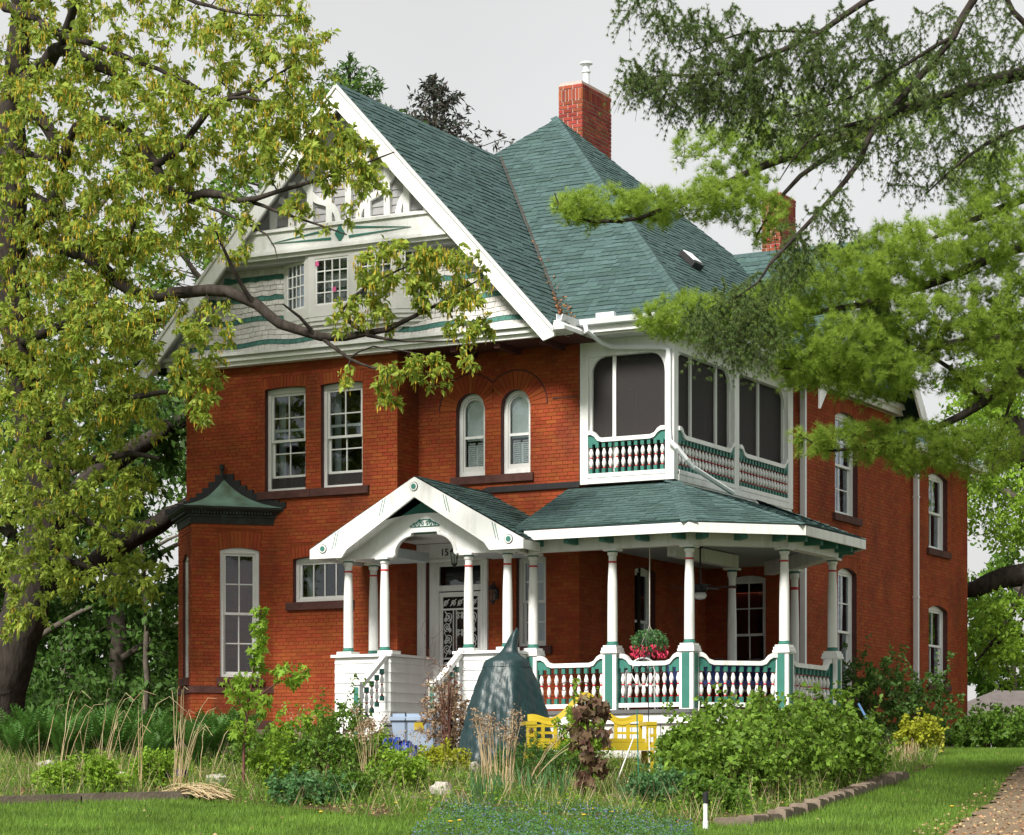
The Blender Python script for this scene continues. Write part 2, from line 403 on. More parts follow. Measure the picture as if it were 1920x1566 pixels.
def window(f, h, cfg, parent=None, m='white', sill=True, wd=-.1, fw=.065, open_=.0, curtain=None, sillpad=.12):
    """cfg: (nx, ny_upper, ny_lower) double hung, or (nx, ny) fixed"""
    e = empty('window', (0,0,0), parent or house)
    b = MB(); u0, u1, v0, v1 = h.u0, h.u1, h.v0, h.v1
    w0, w1 = wd-.07, wd
    for a in ((u0,u0+fw,v0,v1),(u1-fw,u1,v0,v1),(u0+fw,u1-fw,v0,v0+fw*.8),(u0+fw,u1-fw,v1-fw*1.5,v1)): b.lbox(f,*a,w0,w1)
    b.build('frame', M[m], e)
    iu0, iu1, iv0, iv1 = u0+fw, u1-fw, v0+fw*.8, v1-fw*1.5
    if len(cfg) == 3:
        vm = iv0 + (iv1-iv0)*.5
        sash(f, iu0, iu1, vm-.02, iv1, wd-.025, cfg[0], cfg[1], e, m)
        sash(f, iu0, iu1, iv0+open_, vm+.025+open_, wd-.065, cfg[0], cfg[2], e, m)
        if open_ > .1:
            s_ = MB(); s_.lbox(f, iu0, iu1, iv0, iv0+open_, wd-.03, wd-.026); s_.build('insect_screen', M['screen'], e)
    else: sash(f, iu0, iu1, iv0, iv1, wd-.03, cfg[0], cfg[1], e, m)
    if curtain:
        c = MB(); n = 14
        for (a, q) in curtain:
            A = iu0+(iu1-iu0)*a; B = iu0+(iu1-iu0)*q
            for k in range(n):
                x0, x1 = A+(B-A)*k/n, A+(B-A)*(k+1)/n; z0, z1 = (-.26 + .02*(k % 2)), (-.26 + .02*((k+1) % 2))
                c.add([f(x0,iv0,wd+z0), f(x1,iv0,wd+z1), f(x1,iv1,wd+z1), f(x0,iv1,wd+z0)], [(0,1,2,3)])
        c.build('curtain', M['curtain'], e)
    if sill:
        s_ = MB(); s_.lbox(f, u0-sillpad, u1+sillpad, v0-.14, v0-.004, -.16, .06); s_.build('sill', M['stone'], e)
    return e

# ---------------- walls
FR = frame((0,0,0), (1,0,0))                       # front wall plane Y=0
RC = frame((0,.7,0), (1,0,0))                      # recessed wall beside the door
hA = Hole(-5.86,-5.01,6.94,8.76,'seg',.03); hB = Hole(-4.69,-3.84,6.94,8.76,'seg',.03); hS = Hole(-5.27,-4.12,4.97,5.77,'seg',.05)
brick_wall('front_wall', FR, -7.55, -3.14, 2.75, 9.2, [hA,hB,hS], indiv=lambda u, v: -3.8 < u < -3.16 and 7.0 < v < 8.7 or -6.9 < u < -6.1 and 7.5 < v < 8.0)
r1 = Hole(-2.38,-1.81,7.07,8.5,'round',outer=.6,clip=-1.655); r2 = Hole(-1.50,-.93,7.07,8.5,'round',outer=.6,clip=-1.655)
r1.v1 = r2.v1 = 8.5
hD = Hole(-2.97,-1.88,2.95,5.66,'rect',vous=0); hP = Hole(-1.2,-.63,4.12,5.68,'seg')
brick_wall('recessed_front_wall', RC, -3.14, 0, 2.75, 9.2, [r1,r2,hD,hP], indiv=lambda u, v: u > -.86 and 6.95 < v < 8.9)
JG = frame((-3.14,0,0), (0,1,0)); brick_wall('return_wall', JG, 0, .7, 2.75, 9.2)
SX = frame((0,0,0), (0,1,0)); hQ = Hole(2.85,3.7,3.75,5.62,'seg'); hQ2 = Hole(2.3,3.2,6.85,8.85,'rect',vous=0)
brick_wall('porch_side_wall', SX, .7, 5.9, 2.75, 9.2, [hQ,hQ2], bm='brick_side')
WF = frame((0,5.9,0), (1,0,0)); hW = Hole(.42,1.2,3.5,5.64,'seg')
brick_wall('wing_front_wall', WF, 0, 1.74, 2.75, 9.2, [hW], bm='brick_side')
WX = frame((1.74,0,0), (0,1,0)); hU = Hole(8.0,9.2,6.95,8.92,'seg',.12); hL = Hole(8.15,9.15,3.55,5.95,'seg',.1)
brick_wall('wing_side_wall', WX, 5.9, 11.2, 2.98, 9.2, [hU,hL], bm='brick_side')
RX = frame((1.6,0,0), (0,1,0)); hU2 = Hole(13.75,14.95,6.78,8.4,'seg',.1); hL2 = Hole(13.75,14.95,3.95,5.6,'seg',.1)
brick_wall('rear_side_wall', RX, 11.2, 16.3, 2.98, 8.75, [hU2,hL2], bm='brick_side')
b = MB()                                            # plain hidden walls at the left and back
b.add([(-7.55,0,2.2),(-7.55,16.3,2.2),(-7.55,16.3,9.2),(-7.55,0,9.2)],[(0,1,2,3)]); b.add([(-7.55,16.3,2.2),(1.6,16.3,2.2),(1.6,16.3,9.2),(-7.55,16.3,9.2)],[(0,1,2,3)])
b.build('hidden_wall', M['brick_side'], house)
b = MB(); b.box(-7.6,-.06,1.9,-3.1,.3,2.75); b.box(-3.1,.62,1.9,.03,.9,2.75); b.box(-.2,.9,1.9,.04,5.9,2.75)
b.box(1.5,5.85,1.9,1.82,11.24,2.98); b.box(1.4,11.24,1.9,1.68,16.35,2.98); b.build('foundation', M['found'], house)
b = MB()
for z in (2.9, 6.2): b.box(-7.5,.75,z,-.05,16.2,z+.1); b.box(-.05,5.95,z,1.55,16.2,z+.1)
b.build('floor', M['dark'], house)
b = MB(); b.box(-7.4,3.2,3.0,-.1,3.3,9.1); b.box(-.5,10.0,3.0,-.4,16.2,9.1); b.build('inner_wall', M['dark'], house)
# windows
window(FR, hA, (2,2,2), open_=.19, m='cream', curtain=[(0,.2)]); window(FR, hB, (2,2,2), open_=.2, m='cream', curtain=[(0,.18),(.8,1)])
b = MB(); b.lbox(FR, -6.0, -3.7, 6.8, 6.935, -.1, .05); b.build('sill', M['stone'], house)
window(FR, hS, (4,1), m='cream', curtain=[(0,.15)]); window(RC, hP, (1,2,2), curtain=[(0,1)], m='cream')
window(SX, hQ, (1,1,1)); window(WF, hW, (2,2,2)); window(SX, hQ2, (1,1,1), sill=False)
window(WX, hU, (2,2,2)); window(WX, hL, (2,2,2)); window(RX, hU2, (2,1,1)); window(RX, hL2, (2,1,1))
def round_window(f, h):
    e = empty('window', (0,0,0), house); sp = h.v1 - h.hw; wd = -.12
    def ring(r0, r1, v0, w0, w1, name, m):
        b = MB(); n = 16
        o = [(h.uc+r1*math.cos(math.pi*k/n), sp+r1*math.sin(math.pi*k/n)) for k in range(n+1)]
        i = [(h.uc+r0*math.cos(math.pi*k/n), sp+r0*math.sin(math.pi*k/n)) for k in range(n+1)]
        for k in range(n): b.prism([f(*o[k],w0), f(*o[k+1],w0), f(*i[k+1],w0), f(*i[k],w0)], f.n*(w1-w0))
        b.lbox(f, h.uc-r1, h.uc-r0, v0, sp, w0, w1); b.lbox(f, h.uc+r0, h.uc+r1, v0, sp, w0, w1); b.lbox(f, h.uc-r0, h.uc+r0, v0, v0+.09, w0, w1)
        b.build(name, M[m], e)
    ring(h.hw-.07, h.hw-.002, h.v0, wd-.09, wd, 'frame', 'white'); ring(h.hw-.105, h.hw-.07, h.v0+.09, wd-.06, wd-.02, 'sash', 'cream')
    r = h.hw-.105; vm = h.v0 + .68
    b = MB(); b.lbox(f, h.uc-r, h.uc+r, vm-.022, vm+.022, wd-.06, wd-.015); b.build('meeting_rail', M['white'], e)
    b = MB(); n = 14
    b.prism([f(h.uc-r,vm+.02,wd-.045), f(h.uc+r,vm+.02,wd-.045)] + [f(h.uc+r*math.cos(math.pi*k/n), sp+r*math.sin(math.pi*k/n), wd-.045) for k in range(n+1)], f.n*.004); b.build('pane', M['glass'], e)
    b = MB(); b.lbox(f, h.uc-r, h.uc+r, h.v0+.12, vm-.02, wd-.049, wd-.045); b.build('pane', M['glass'], e)
    b = MB(); b.lbox(f, h.uc-r, h.uc+r, vm-.05, h.v1-.05, wd-.1, wd-.095); b.build('roller_blind', M['blind'], e)
    sh = MB(); sh.lbox(f, h.uc-r, h.uc+r, h.v0+.1, h.v0+.56, wd-.13, wd-.125); sh.build('shutter', M['blind'], e)
    for s0, s1 in ((-r+.02, -.02), (.02, r-.02)):
        s_ = MB(); z = h.v0+.14
        while z < vm-.1:
            s_.add([f(h.uc+s0,z,wd-.09), f(h.uc+s1,z,wd-.09), f(h.uc+s1,z+.028,wd-.115), f(h.uc+s0,z+.028,wd-.115)], [(0,1,2,3)]); z += .036
        s_.build('shutter_slats', M['blind'], e)
round_window(RC, r1); round_window(RC, r2)
b = MB(); b.lbox(RC, -2.47, -.86, 6.93, 7.065, -.12, .05); b.build('sill', M['stone'], house)
b = MB()                                             # moulded label line over the twin arches, and an iron tie
for h in (r1, r2):
    pts = []
    for k in range(25):
        a = math.pi*k/24; x, y = h.uc+.612*math.cos(a), h.v1-h.hw+.612*math.sin(a)
        if (x - h.clip)*(h.uc - h.clip) > 0: pts.append(RC(x, y, .006))
    b.tube(pts, .012, 5)
b.lbox(RC, -.5, -.03, 8.28, 8.3, 0, .012); b.build('arch_label', M['jamb'], house)

# ---------------- shingled slopes
def facet(name, poly, exp=.145, wid=.3, m='roof', indiv=None, under='felt', th=.016, jag=.03, key='shingle', lim=290):
    P = [Vector(p) for p in poly]; n = Vector((0,0,0))
    for i in range(len(P)): n += P[i].cross(P[(i+1) % len(P)])
    n.normalize()
    if n.z < 0: n = -n; P = P[::-1]
    a = Vector((0,0,1)).cross(n)
    a = a.normalized(); up = n.cross(a).normalized()
    if up.z < 0: up = -up; a = -a
    O = min(P, key=lambda p: p.dot(up)); Q = [((p-O).dot(a), (p-O).dot(up)) for p in P]
    b = MB(); b.add([p - n*.004 for p in P], [tuple(range(len(P)))]); slope = b.build(name, M[under], house)
    def iv(t):
        xs = []
        for i in range(len(Q)):
            (x0,y0),(x1,y1) = Q[i], Q[(i+1) % len(Q)]
            if (y0 <= t < y1) or (y1 <= t < y0): xs.append(x0+(x1-x0)*(t-y0)/(y1-y0))
        xs.sort(); return xs if len(xs) >= 2 else None
    T = max(q[1] for q in Q); t = 1e-4; row = 0; mass = MB()
    def pt(x, y, w): return O + a*x + up*y + n*w
    while t < T - .01:
        t1 = min(t+exp, T-1e-4); lo, hi = iv(t), iv(t1)
        if lo and hi:
            l0, l1, h0, h1 = lo[0], lo[-1], hi[0], hi[-1]
            u = l0 - random.random()*wid
            s0, s1 = min(l0,h0), max(l1,h1); u = s0 - random.random()*wid
            while u < s1:
                w_ = wid*random.choice((.5,.8,1,1.2)); x0, x1 = u, u+w_-.004; u += w_
                A, B = max(x0,l0), min(x1,l1); C_, D = max(x0,h0), min(x1,h1)
                if x0 <= s0: A, C_ = l0, h0
                if x1 >= s1: B, D = l1, h1
                A = min(max(A,l0),l1); B = min(max(B,l0),l1); C_ = min(max(C_,h0),h1); D = min(max(D,h0),h1)
                if B-A < .01 and D-C_ < .01: continue
                dr = random.choice((0,0,jag)) if t > .05 else 0; tk = th*random.uniform(.6,1.3)
                vs = [pt(A,t-dr,tk), pt(B,t-dr,tk), pt(D,t1,.003), pt(C_,t1,.003), pt(A,t-dr,-.002), pt(B,t-dr,-.002)]
                fs = [(0,1,2,3),(4,5,1,0),(4,0,3),(1,5,2)]
                if indiv and CNT[key] < lim and indiv((vs[0]+vs[2])/2):
                    q = MB(); q.add(vs, fs, random.random()); q.build('shingle', M[m], slope); CNT[key] += 1
                else: mass.add(vs, fs, random.random())
        t += exp; row += 1
    if mass.f: mass.build('shingle_courses', M[m], slope, kind='stuff')
    return slope, n
def caps(p0, p1, n0, n1, parent, name='ridge_cap', wid=.13, step=.17):
    p0, p1 = Vector(p0), Vector(p1); d = (p1-p0).normalized(); L = (p1-p0).length
    s0 = d.cross(n0).normalized(); s1 = d.cross(n1).normalized()
    mid = (n0+n1).normalized()
    if s0.dot(n1) > 0: s0 = -s0
    if s1.dot(n0) > 0: s1 = -s1
    k = 0; me = None
    q = MB(); t = .26; o = mid*.018
    q.add([s0*wid+o, o+mid*.006, s1*wid+o, s0*wid+d*t+mid*.006, mid*.012+d*t, s1*wid+d*t+mid*.006, s0*wid-mid*.004, s1*wid-mid*.004, -mid*.004],
          [(0,3,4,1),(1,4,5,2),(6,0,1,8),(8,1,2,7)])
    me = q.mesh('ridge_cap', M['roofcap'])
    while k*step < L - .1: inst('ridge_cap', me, parent, p0 + d*k*step); k += 1
GX, GZ = -4.03, 13.77; PS = 1.08                       # main gable: ridge X, ridge height, pitch
HF = .8533                                             # hip front pitch
apex = Vector((-3.33, 6.34, 14.69)); YB = 11.2; ZE = 9.45
val_t = Vector((GX, .2+(GZ-ZE)/HF, GZ)); val_b = Vector((GX+(GZ-ZE)/PS, .2, ZE))
rs, n1 = facet('gable_roof_slope', [(GX,-.5,GZ), (.18,-.5,GZ-PS*(.18-GX)), (.18,.2,GZ-PS*(.18-GX)), val_b, val_t])
facet('gable_roof_slope', [(GX,-.5,GZ), (GX,val_t.y+.3,GZ), (-8.25,val_t.y+.3,GZ-PS*4.22), (-8.25,-.5,GZ-PS*4.22)], exp=.2, wid=.4)
hs, n2 = facet('hip_roof_slope', [val_b, (2.3,.2,ZE), apex, (-4.32,5.26,13.77), val_t], indiv=lambda p: -1.2 < p.x < 1.9 and 9.6 < p.z < 11.6)
hr, n3 = facet('hip_roof_slope', [(2.3,.2,ZE), (2.3,YB,ZE), apex])
facet('hip_roof_slope', [(2.3,YB,ZE), (-8.9,YB,ZE), apex], exp=.25, wid=.5); facet('hip_roof_slope', [(-8.9,YB,ZE), (-8.9,.2,ZE), apex], exp=.25, wid=.5)
caps((2.3,.2,ZE), apex, n2, n3, hr)
caps((GX,-.5,GZ), val_t, n1, Vector((-n1.x, n1.y, n1.z)), rs)
# valley flashing and its drift of leaves
b = MB(); d = (val_t - val_b).normalized(); c1 = d.cross(n1).normalized(); c2 = d.cross(n2).normalized()
if c1.dot(n2) < 0: c1 = -c1
if c2.dot(n1) < 0: c2 = -c2
o = (n1+n2).normalized()*.028
b.add([val_b+c1*.035+o, val_b+o*.2, val_b+c2*.035+o, val_t+c1*.035+o, val_t+o*.2, val_t+c2*.035+o], [(0,1,4,3),(1,2,5,4)])
b.build('valley_flashing', mat('valley_rust', (.06,.048,.042), .8, .2, noise=.3), house)
lm = mat('dead_leaf', (.3, .13, .05), .9, .1, var=.4, hue=.02)
b = MB()
for k in range(150):
    t = abs(random.gauss(0, .1)) if k < 120 else random.random()*.5
    p = val_b + d*t*7 + (n1+n2).normalized()*random.uniform(.03,.06) + (c1*random.uniform(0,.1) if random.random()<.5 else c2*random.uniform(0,.2))*(1-t)
    q = Vector((random.gauss(0,1),random.gauss(0,1),random.gauss(0,.6))).normalized()*.028; r_ = Vector((random.gauss(0,1),random.gauss(0,1),random.gauss(0,.6))).normalized()*.018
    b.add([p-q, p+r_, p+q, p-r_], [(0,1,2,3)], random.random())
b.build('leaf_litter', lm, house, kind='stuff')
# vent on the right slope
vp = atx(1293, 495, 0.0); kx = 2.3-(vp.z-ZE)/.93
for _ in range(30):
    kx_new = 2.3-(vp.z-ZE)/.93; vp = atx(1293, 495, vp.x*.6 + kx_new*.4)
b = MB(); vc = vp + n3*.02; tu = Vector((0,1,0)); td = n3.cross(tu).normalized()
if td.z < 0: td = -td
b.prism([vc-tu*.2-td*.16, vc+tu*.2-td*.16, vc+tu*.2+td*.2, vc-tu*.2+td*.2], n3*.1); b.build('roof_vent', M['black'], house)
b = MB(); b.prism([vc-tu*.17-td*.1+n3*.105, vc+tu*.17-td*.1+n3*.105, vc+tu*.17+td*.18+n3*.105, vc-tu*.17+td*.18+n3*.105], n3*.015); b.build('roof_vent_lid', M['metal_w'], house)
# side wing gable (faces right)
WR = 8.55; ZR = 12.18
facet('wing_roof_slope', [(-.64,WR,ZR), (2.4,WR,ZR), (2.4,5.6,ZR-PS*2.95), (-.64,5.6,ZR-PS*2.95)])
facet('wing_roof_slope', [(-.64,WR,ZR), (-.64,11.5,ZR-PS*2.95), (2.4,11.5,ZR-PS*2.95), (2.4,WR,ZR)])
b = MB()
b.prism([(1.8,5.95,9.2),(1.8,11.15,9.2),(1.8,WR,12.0)], (.06,0,0)); b.build('wing_gable_wall', M['grey'], house)
b = MB(); b.box(1.7,5.7,9.2,1.92,11.35,9.3); b.box(1.7,5.65,9.302,2.0,11.4,9.4); b.build('wing_cornice', M['white'], house)
for s in (-1, 1):
    b = MB(); y1 = WR + s*2.98
    b.prism([(2.36,WR,ZR-.02),(2.36,y1,ZR-.02-PS*2.98),(2.36,y1,ZR-.4-PS*2.98),(2.36,WR,ZR-.42)], (.05,0,0)); b.build('barge_board', M['white'], house)
b = MB(); b.lbox(frame((1.86,0,0),(0,1,0)), 8.0, 9.2, 9.6, 10.6, 0, .06); b.build('gable_window', M['white'], house)
b = MB(); b.lbox(frame((1.92,0,0),(0,1,0)), 8.1, 9.1, 9.7, 10.5, .002, .01); b.build('gable_pane', M['glass'], house)
# low rear roof
facet('rear_roof_slope', [(1.95,11.2,8.78),(1.95,16.6,8.78),(-1.5,14,11.2),(-1.5,11.2,11.2)], exp=.2, wid=.4)
b = MB(); b.box(1.62,11.25,8.62,2.0,16.6,8.77); b.build('rear_cornice', M['white'], house)
# chimneys
def chimney(x0, x1, y0, y1, z0, z1, name, pot=True, indiv=True):
    b = MB(); b.box(x0+.006,y0+.006,z0,x1-.006,y1-.006,z1); ch = b.build(name, M['chim_mortar'], house)
    fF = frame((0,y0,0),(1,0,0)); fS = frame((x1,0,0),(0,1,0)); mass = MB(); me = {}
    for f, a, e in ((fF,x0,x1),(fS,y0,y1)):
        v = z0; row = 0
        while v < z1-.02:
            topband = z1-.34 < v+.03 < z1-.1
            h_ = .062
            if topband: h_ = .22
            u = a; L = .075 if topband else .21
            if row % 2 and not topband: u = a - L/2
            while u < e-.01:
                p, q = max(u,a), min(u+L-.018, e); u += L
                if q-p < .03: continue
                key = (round(q-p,3), h_)
                if indiv and f is fF and v > z1-1.5:
                    if key not in me: me[key] = bvox(q-p, h_, .016, -.008).mesh('brick', M['chim'])
                    inst('brick', me[key], ch, f((p+q)/2, v+h_/2, random.uniform(-.003,.003)), f.rz)
                else: mass.lbox(f, p, q, v, v+h_, -.01, .006+random.uniform(-.003,.003), random.random(), open_back=True)
            v += h_+.017; row += 1
    if mass.f: mass.build('brick_courses', M['chim'], ch, kind='stuff')
    b = MB(); b.box(x0+.02,y0+.02,z1+.002,x1-.02,y1-.02,z1+.05); b.build('chimney_cap', M['chim_mortar'], ch)
    if pot:
        c = ((x0+x1)/2+.1, y0+.5, z1+.04)
        b = MB(); b.lathe(c, [(.065,0),(.065,.3),(.09,.3),(.09,.33),(.06,.35),(.07,.46),(.13,.47),(.12,.5),(.01,.53)], 14); b.build('flue_pipe', M['metal_w'], ch, smooth=False)
chimney(-3.98, -3.46, 7.65, 8.95, 12.4, 15.72, 'chimney')
chimney(-2.32, -1.9, 14.1, 15.0, 11.0, 14.68, 'chimney', pot=False, indiv=False)
# ---------------- main front gable
GF = frame((0,-.08,0), (1,0,0))
def ghw(z, inset=0.0): return (GZ - .12 - z)/PS - inset
b = MB(); b.prism([GF(GX-4.1,9.3), GF(GX+4.1,9.3), GF(GX,13.6)], (0,.08,0)); gw = b.build('gable_wall', M['grey'], house)
b = MB()
for z0, z1, w_ in ((9.18,9.25,.1),(9.252,9.31,.16),(9.312,9.34,.13),(9.342,9.4,.22)): b.box(-7.85,-.08-w_,z0,.3,-.0,z1)
b.build('gable_cornice', M['white'], house)
# painted cedar shingles, wavy courses
z = 9.4; row = 0; mass = {0: MB(), 1: MB()}; exps = .088
while z < 10.98:
    teal = row in (1, 6, 10, 14)
    hw = ghw(z) - .16; u = GX - hw + (row % 2)*.07
    while u < GX + hw:
        wv = .14*random.uniform(.85,1.12); x0, x1 = u, min(u+wv-.006, GX+hw); u += wv
        if x1-x0 < .03: continue
        def wave(x): return .02*math.sin(x*5.2 + (row//5)*1.2) if row < 9 else .022*abs(math.sin(x*11))
        flare = max(0, .12*(1-(z-9.4)/.45))
        c0, c1 = z + wave(x0), z + wave(x1); t0, t1 = c0 + exps + .03, c1 + exps + .03; tk = .024 + flare
        q = MB() if (CNT['gshingle'] < 280 and u > GX+.6 and row < 12) else mass[int(teal)]
        vs = [GF(x0,c0,tk), GF(x1,c1,tk), GF(x1,t1,.006+max(0,flare-.03)), GF(x0,t0,.006+max(0,flare-.03)), GF(x0,c0,0), GF(x1,c1,0)]
        q.add(vs, [(0,1,2,3),(4,5,1,0),(4,0,3),(1,5,2)], random.random())
        if q is not mass[int(teal)]: q.build('shingle', M['shing_t' if teal else 'shing_w'], gw); CNT['gshingle'] += 1
    z += exps; row += 1
mass[0].build('shingle_courses', M['shing_w'], gw, kind='stuff'); mass[1].build('shingle_courses', M['shing_t'], gw, kind='stuff')
# canted window bay in the gable
gb = empty('gable_bay', (0,0,0), house)
zb0, zb1 = 9.92, 10.95
bx0, bx1, bp = -4.7, -2.93, .3                       # front face of the bay, projection
cant = .74
outer = [(bx0-cant,-.08),(bx0,-.08-bp),(bx1,-.08-bp),(bx1+cant,-.08)]
b = MB(); b.prism([(x,y,zb0) for x, y in outer], (0,0,.12)); b.prism([(x,y,zb1-.1) for x, y in outer], (0,0,.1))
for k in range(6):                                      # coved base
    t = k/6; s_ = 1-t*t*.9
    b.prism([(bx0-cant*s_,-.08,zb0-.07*k-.07),(bx0+.1*t,-.08-bp*s_,zb0-.07*k-.07),(bx1-.1*t,-.08-bp*s_,zb0-.07*k-.07),(bx1+cant*s_,-.08,zb0-.07*k-.07)], (0,0,.07))
b.build('bay_panel', M['cream'], gb)
faces = [frame((outer[0][0],outer[0][1],0),(cant,-bp,0)), frame((bx0,-.08-bp,0),(1,0,0)), frame((bx1,-.08-bp,0),(cant,bp,0))]
LF = math.hypot(cant,bp)
for f, L, wins in ((faces[0],LF,[(.12,LF-.12)]),(faces[1],bx1-bx0,[(.13,.81),(1.0,1.68)]),(faces[2],LF,[(.12,LF-.12)])):
    cuts = [0]+[x for w_ in wins for x in w_]+[L]
    for i in range(0, len(cuts), 2): b = MB(); b.lbox(f, cuts[i], cuts[i+1], zb0+.12, zb1-.1, -.05, 0); b.build('bay_mullion', M['cream'], gb)
    for (a, e) in wins: sash(f, a, e, zb0+.12, zb1-.1, -.012, 4, 4, gb, 'white', rail=.035)
b = MB(); b.box(bx0-.3,-.078,zb0,bx1+.3,-.06,zb1); b.build('bay_interior', M['dark'], gb)
pk = mat('pink_paper', (.7,.12,.3), .7); 
for x, z_ in ((-4.55,10.72),(-4.2,10.25)):
    b = MB(); b.box(x,-.4,z_,x+.07,-.39,z_+.08); b.build('paper_cutout', pk, gb)
# tie beam with teal lozenge and wedges
tb = empty('tie_beam', (0,0,0), house)
def tbeam(z0, z1, y0, y1, name='tie_beam_board', m='white', inset=.12):
    b = MB(); b.prism([(GX-ghw(z0)+inset,y0,z0),(GX+ghw(z0)-inset,y0,z0),(GX+ghw(z1)-inset,y0,z1),(GX-ghw(z1)+inset,y0,z1)],(0,y1-y0,0)); b.build(name, M[m], tb)
tbeam(10.93,10.99,-.42,0); tbeam(10.992,11.05,-.48,0); tbeam(11.052,11.09,-.45,0); tbeam(11.092,11.38,-.42,-.1); tbeam(11.382,11.43,-.46,0)
tbeam(10.86,10.93,-.34,-.1,'tie_beam_soffit','grey')
yf = -.424
b = MB(); b.prism([(GX-.1,yf,11.23),(GX,yf,11.08),(GX+.1,yf,11.23),(GX,yf,11.38)],(0,-.02,0)); b.build('lozenge', M['teal'], tb)
for s in (-1,1):
    b = MB()
    b.prism([(GX+s*.18,yf,11.34),(GX+s*.18,yf,11.3),(GX+s*1.42,yf,11.2)][::-s],(0,-.012,0)); b.prism([(GX+s*.18,yf,11.18),(GX+s*.18,yf,11.14),(GX+s*1.42,yf,11.195)][::s],(0,-.012,0)); b.build('wedge_inlay', M['teal'], tb)
# half-timbered peak: clapboards, posts, curved braces
z = 11.43; 
while z < 12.6:
    hw = ghw(z+.1) - .14; b = MB(); f = GF
    b.add([f(GX-hw,z,.022), f(GX+hw,z,.022), f(GX+hw,z+.135,.004), f(GX-hw,z+.135,.004), f(GX-hw,z,0), f(GX+hw,z,0)], [(0,1,2,3),(4,5,1,0)], random.random()); b.build('clapboard', M['grey'], gw); z += .13
tr = empty('timber_frame', (0,0,0), house)
def yfr(): return -.16
for k in range(-4,5):
    x = GX + k*.39; ztop = GZ - .12 - (abs(x-GX)+.2)*PS
    ztop = min(ztop, 12.56)
    if ztop < 11.6: continue
    b = MB(); b.box(x-.06,-.17,11.43,x+.06,-.1,ztop+.12); b.build('post', M['white'], tr)
b = MB(); b.box(GX-1.0,-.175,12.5,GX+1.0,-.1,12.6); b.build('collar_beam', M['white'], tr)
b = MB(); b.box(GX-1.9,-.172,11.432,GX+1.9,-.11,11.52); b.build('sill_beam', M['white'], tr)
b = MB(); b.prism([GF(GX-.85,12.6,.02),GF(GX+.85,12.6,.02),GF(GX,13.5,.02)],(0,-.02,0)); b.build('peak_panel', M['cream'], tr)
b = MB(); b.prism([(GX-.09,-.125,12.92),(GX,-.125,12.78),(GX+.09,-.125,12.92),(GX,-.125,13.06)],(0,-.02,0)); b.build('peak_lozenge', M['teal'], tr)
def band(pts, wv, y0, y1, mname, name, parent, mirror=False):
    b = MB(); P = []
    for i in range(len(pts)):
        a = Vector(pts[max(i-1,0)]); c = Vector(pts[min(i+1,len(pts)-1)]); d = (c-a).normalized(); n = Vector((-d.y,d.x)); P.append((Vector(pts[i])+n*wv/2, Vector(pts[i])-n*wv/2))
    for i in range(len(P)-1): b.prism([(GX+q.x,y0,q.y) for q in (P[i][0],P[i+1][0],P[i+1][1],P[i][1])], (0,y1-y0,0))
    b.build(name, M[mname], parent)
def bez(p0,p1,p2,p3,n=10):
    return [tuple((1-t)**3*Vector(p0)+3*(1-t)**2*t*Vector(p1)+3*(1-t)*t*t*Vector(p2)+t**3*Vector(p3)) for t in [k/n for k in range(n+1)]]
for s in (-1,1):
    for c in (bez((.2,11.5),(.22,11.75),(.4,11.85),(.58,11.9)), bez((.58,11.9),(.72,11.93),(.8,12.1),(.96,12.3)), bez((1.0,11.5),(1.02,11.75),(1.15,11.9),(1.42,12.02))):
        band([(s*x,z) for x, z in c], .11, -.165, -.105, 'white', 'curved_brace', tr)
# barge boards
for s in (-1,1):
    xe = GX + s*4.2; ze = GZ - PS*4.2
    b = MB(); b.prism([(GX,-.5,GZ-.01),(xe,-.5,ze-.01),(xe,-.5,ze-.14),(xe-s*.2,-.5,ze-.2),(GX,-.5,GZ-.44)],(0,-.05,0)); b.build('barge_board', M['white'], house)
    b = MB(); b.prism([(GX,-.5,GZ-.012),(xe,-.5,ze-.012),(xe,-.5,ze-.07),(GX,-.5,GZ-.07)],(0,.5,0)); b.build('gable_soffit', M['cream'], house)
    b = MB(); b.prism([(GX,-.55,GZ-.0),(xe,-.55,ze-.0),(xe,-.55,ze-.07),(GX,-.55,GZ-.07)],(0,-.03,0)); b.build('barge_moulding', M['cream'], house)
b = MB(); b.prism([(.16,-.55,9.2),(.36,-.55,9.2),(.36,-.55,9.26),(.3,-.55,9.32),(.16,-.55,9.32)],(0,.7,0)); b.build('eave_return', M['white'], house)
# soffit over the recess, with dark joists
b = MB(); b.box(-3.2,-.1,9.17,.32,.72,9.2); b.build('soffit', M['jamb'], house)
for k in range(4):
    b = MB(); x = -2.9+k*.85; b.box(x,-.08,9.08,x+.1,.69,9.168); b.build('soffit_joist', M['jamb'], house)
# eaves, gutter and rain pipe over the balcony
b = MB(); b.box(.1,.2,9.24,2.3,.26,9.44); b.box(2.24,.26,9.24,2.3,5.6,9.44); b.build('eave_fascia', M['white'], house)
b = MB(); b.box(.1,.26,9.2,2.24,.9,9.24); b.box(1.6,.9,9.2,2.24,5.9,9.24); b.build('eave_soffit', M['cream'], house)
b = MB()
g = [(0,0),(0,-.1),(-.05,-.12),(-.09,-.1),(-.12,-.01),(-.105,-.01),(-.08,-.09),(-.045,-.105),(-.012,-.09),(-.012,0)]
b.prism([(.3,.19+y,9.46+z_) for y, z_ in g],(2.12,0,0)); b.prism([(2.31-y,.1,9.46+z_) for y, z_ in g],(0,5.6,0)); b.prism([(.19-y*1.0,-.5,9.46+z_) for y, z_ in g],(0,.7,0)); b.build('gutter', M['metal_w'], house)
b = MB(); b.box(.62,.08,9.44,.95,.16,9.53); b.build('gutter_guard', M['metal_w'], house)
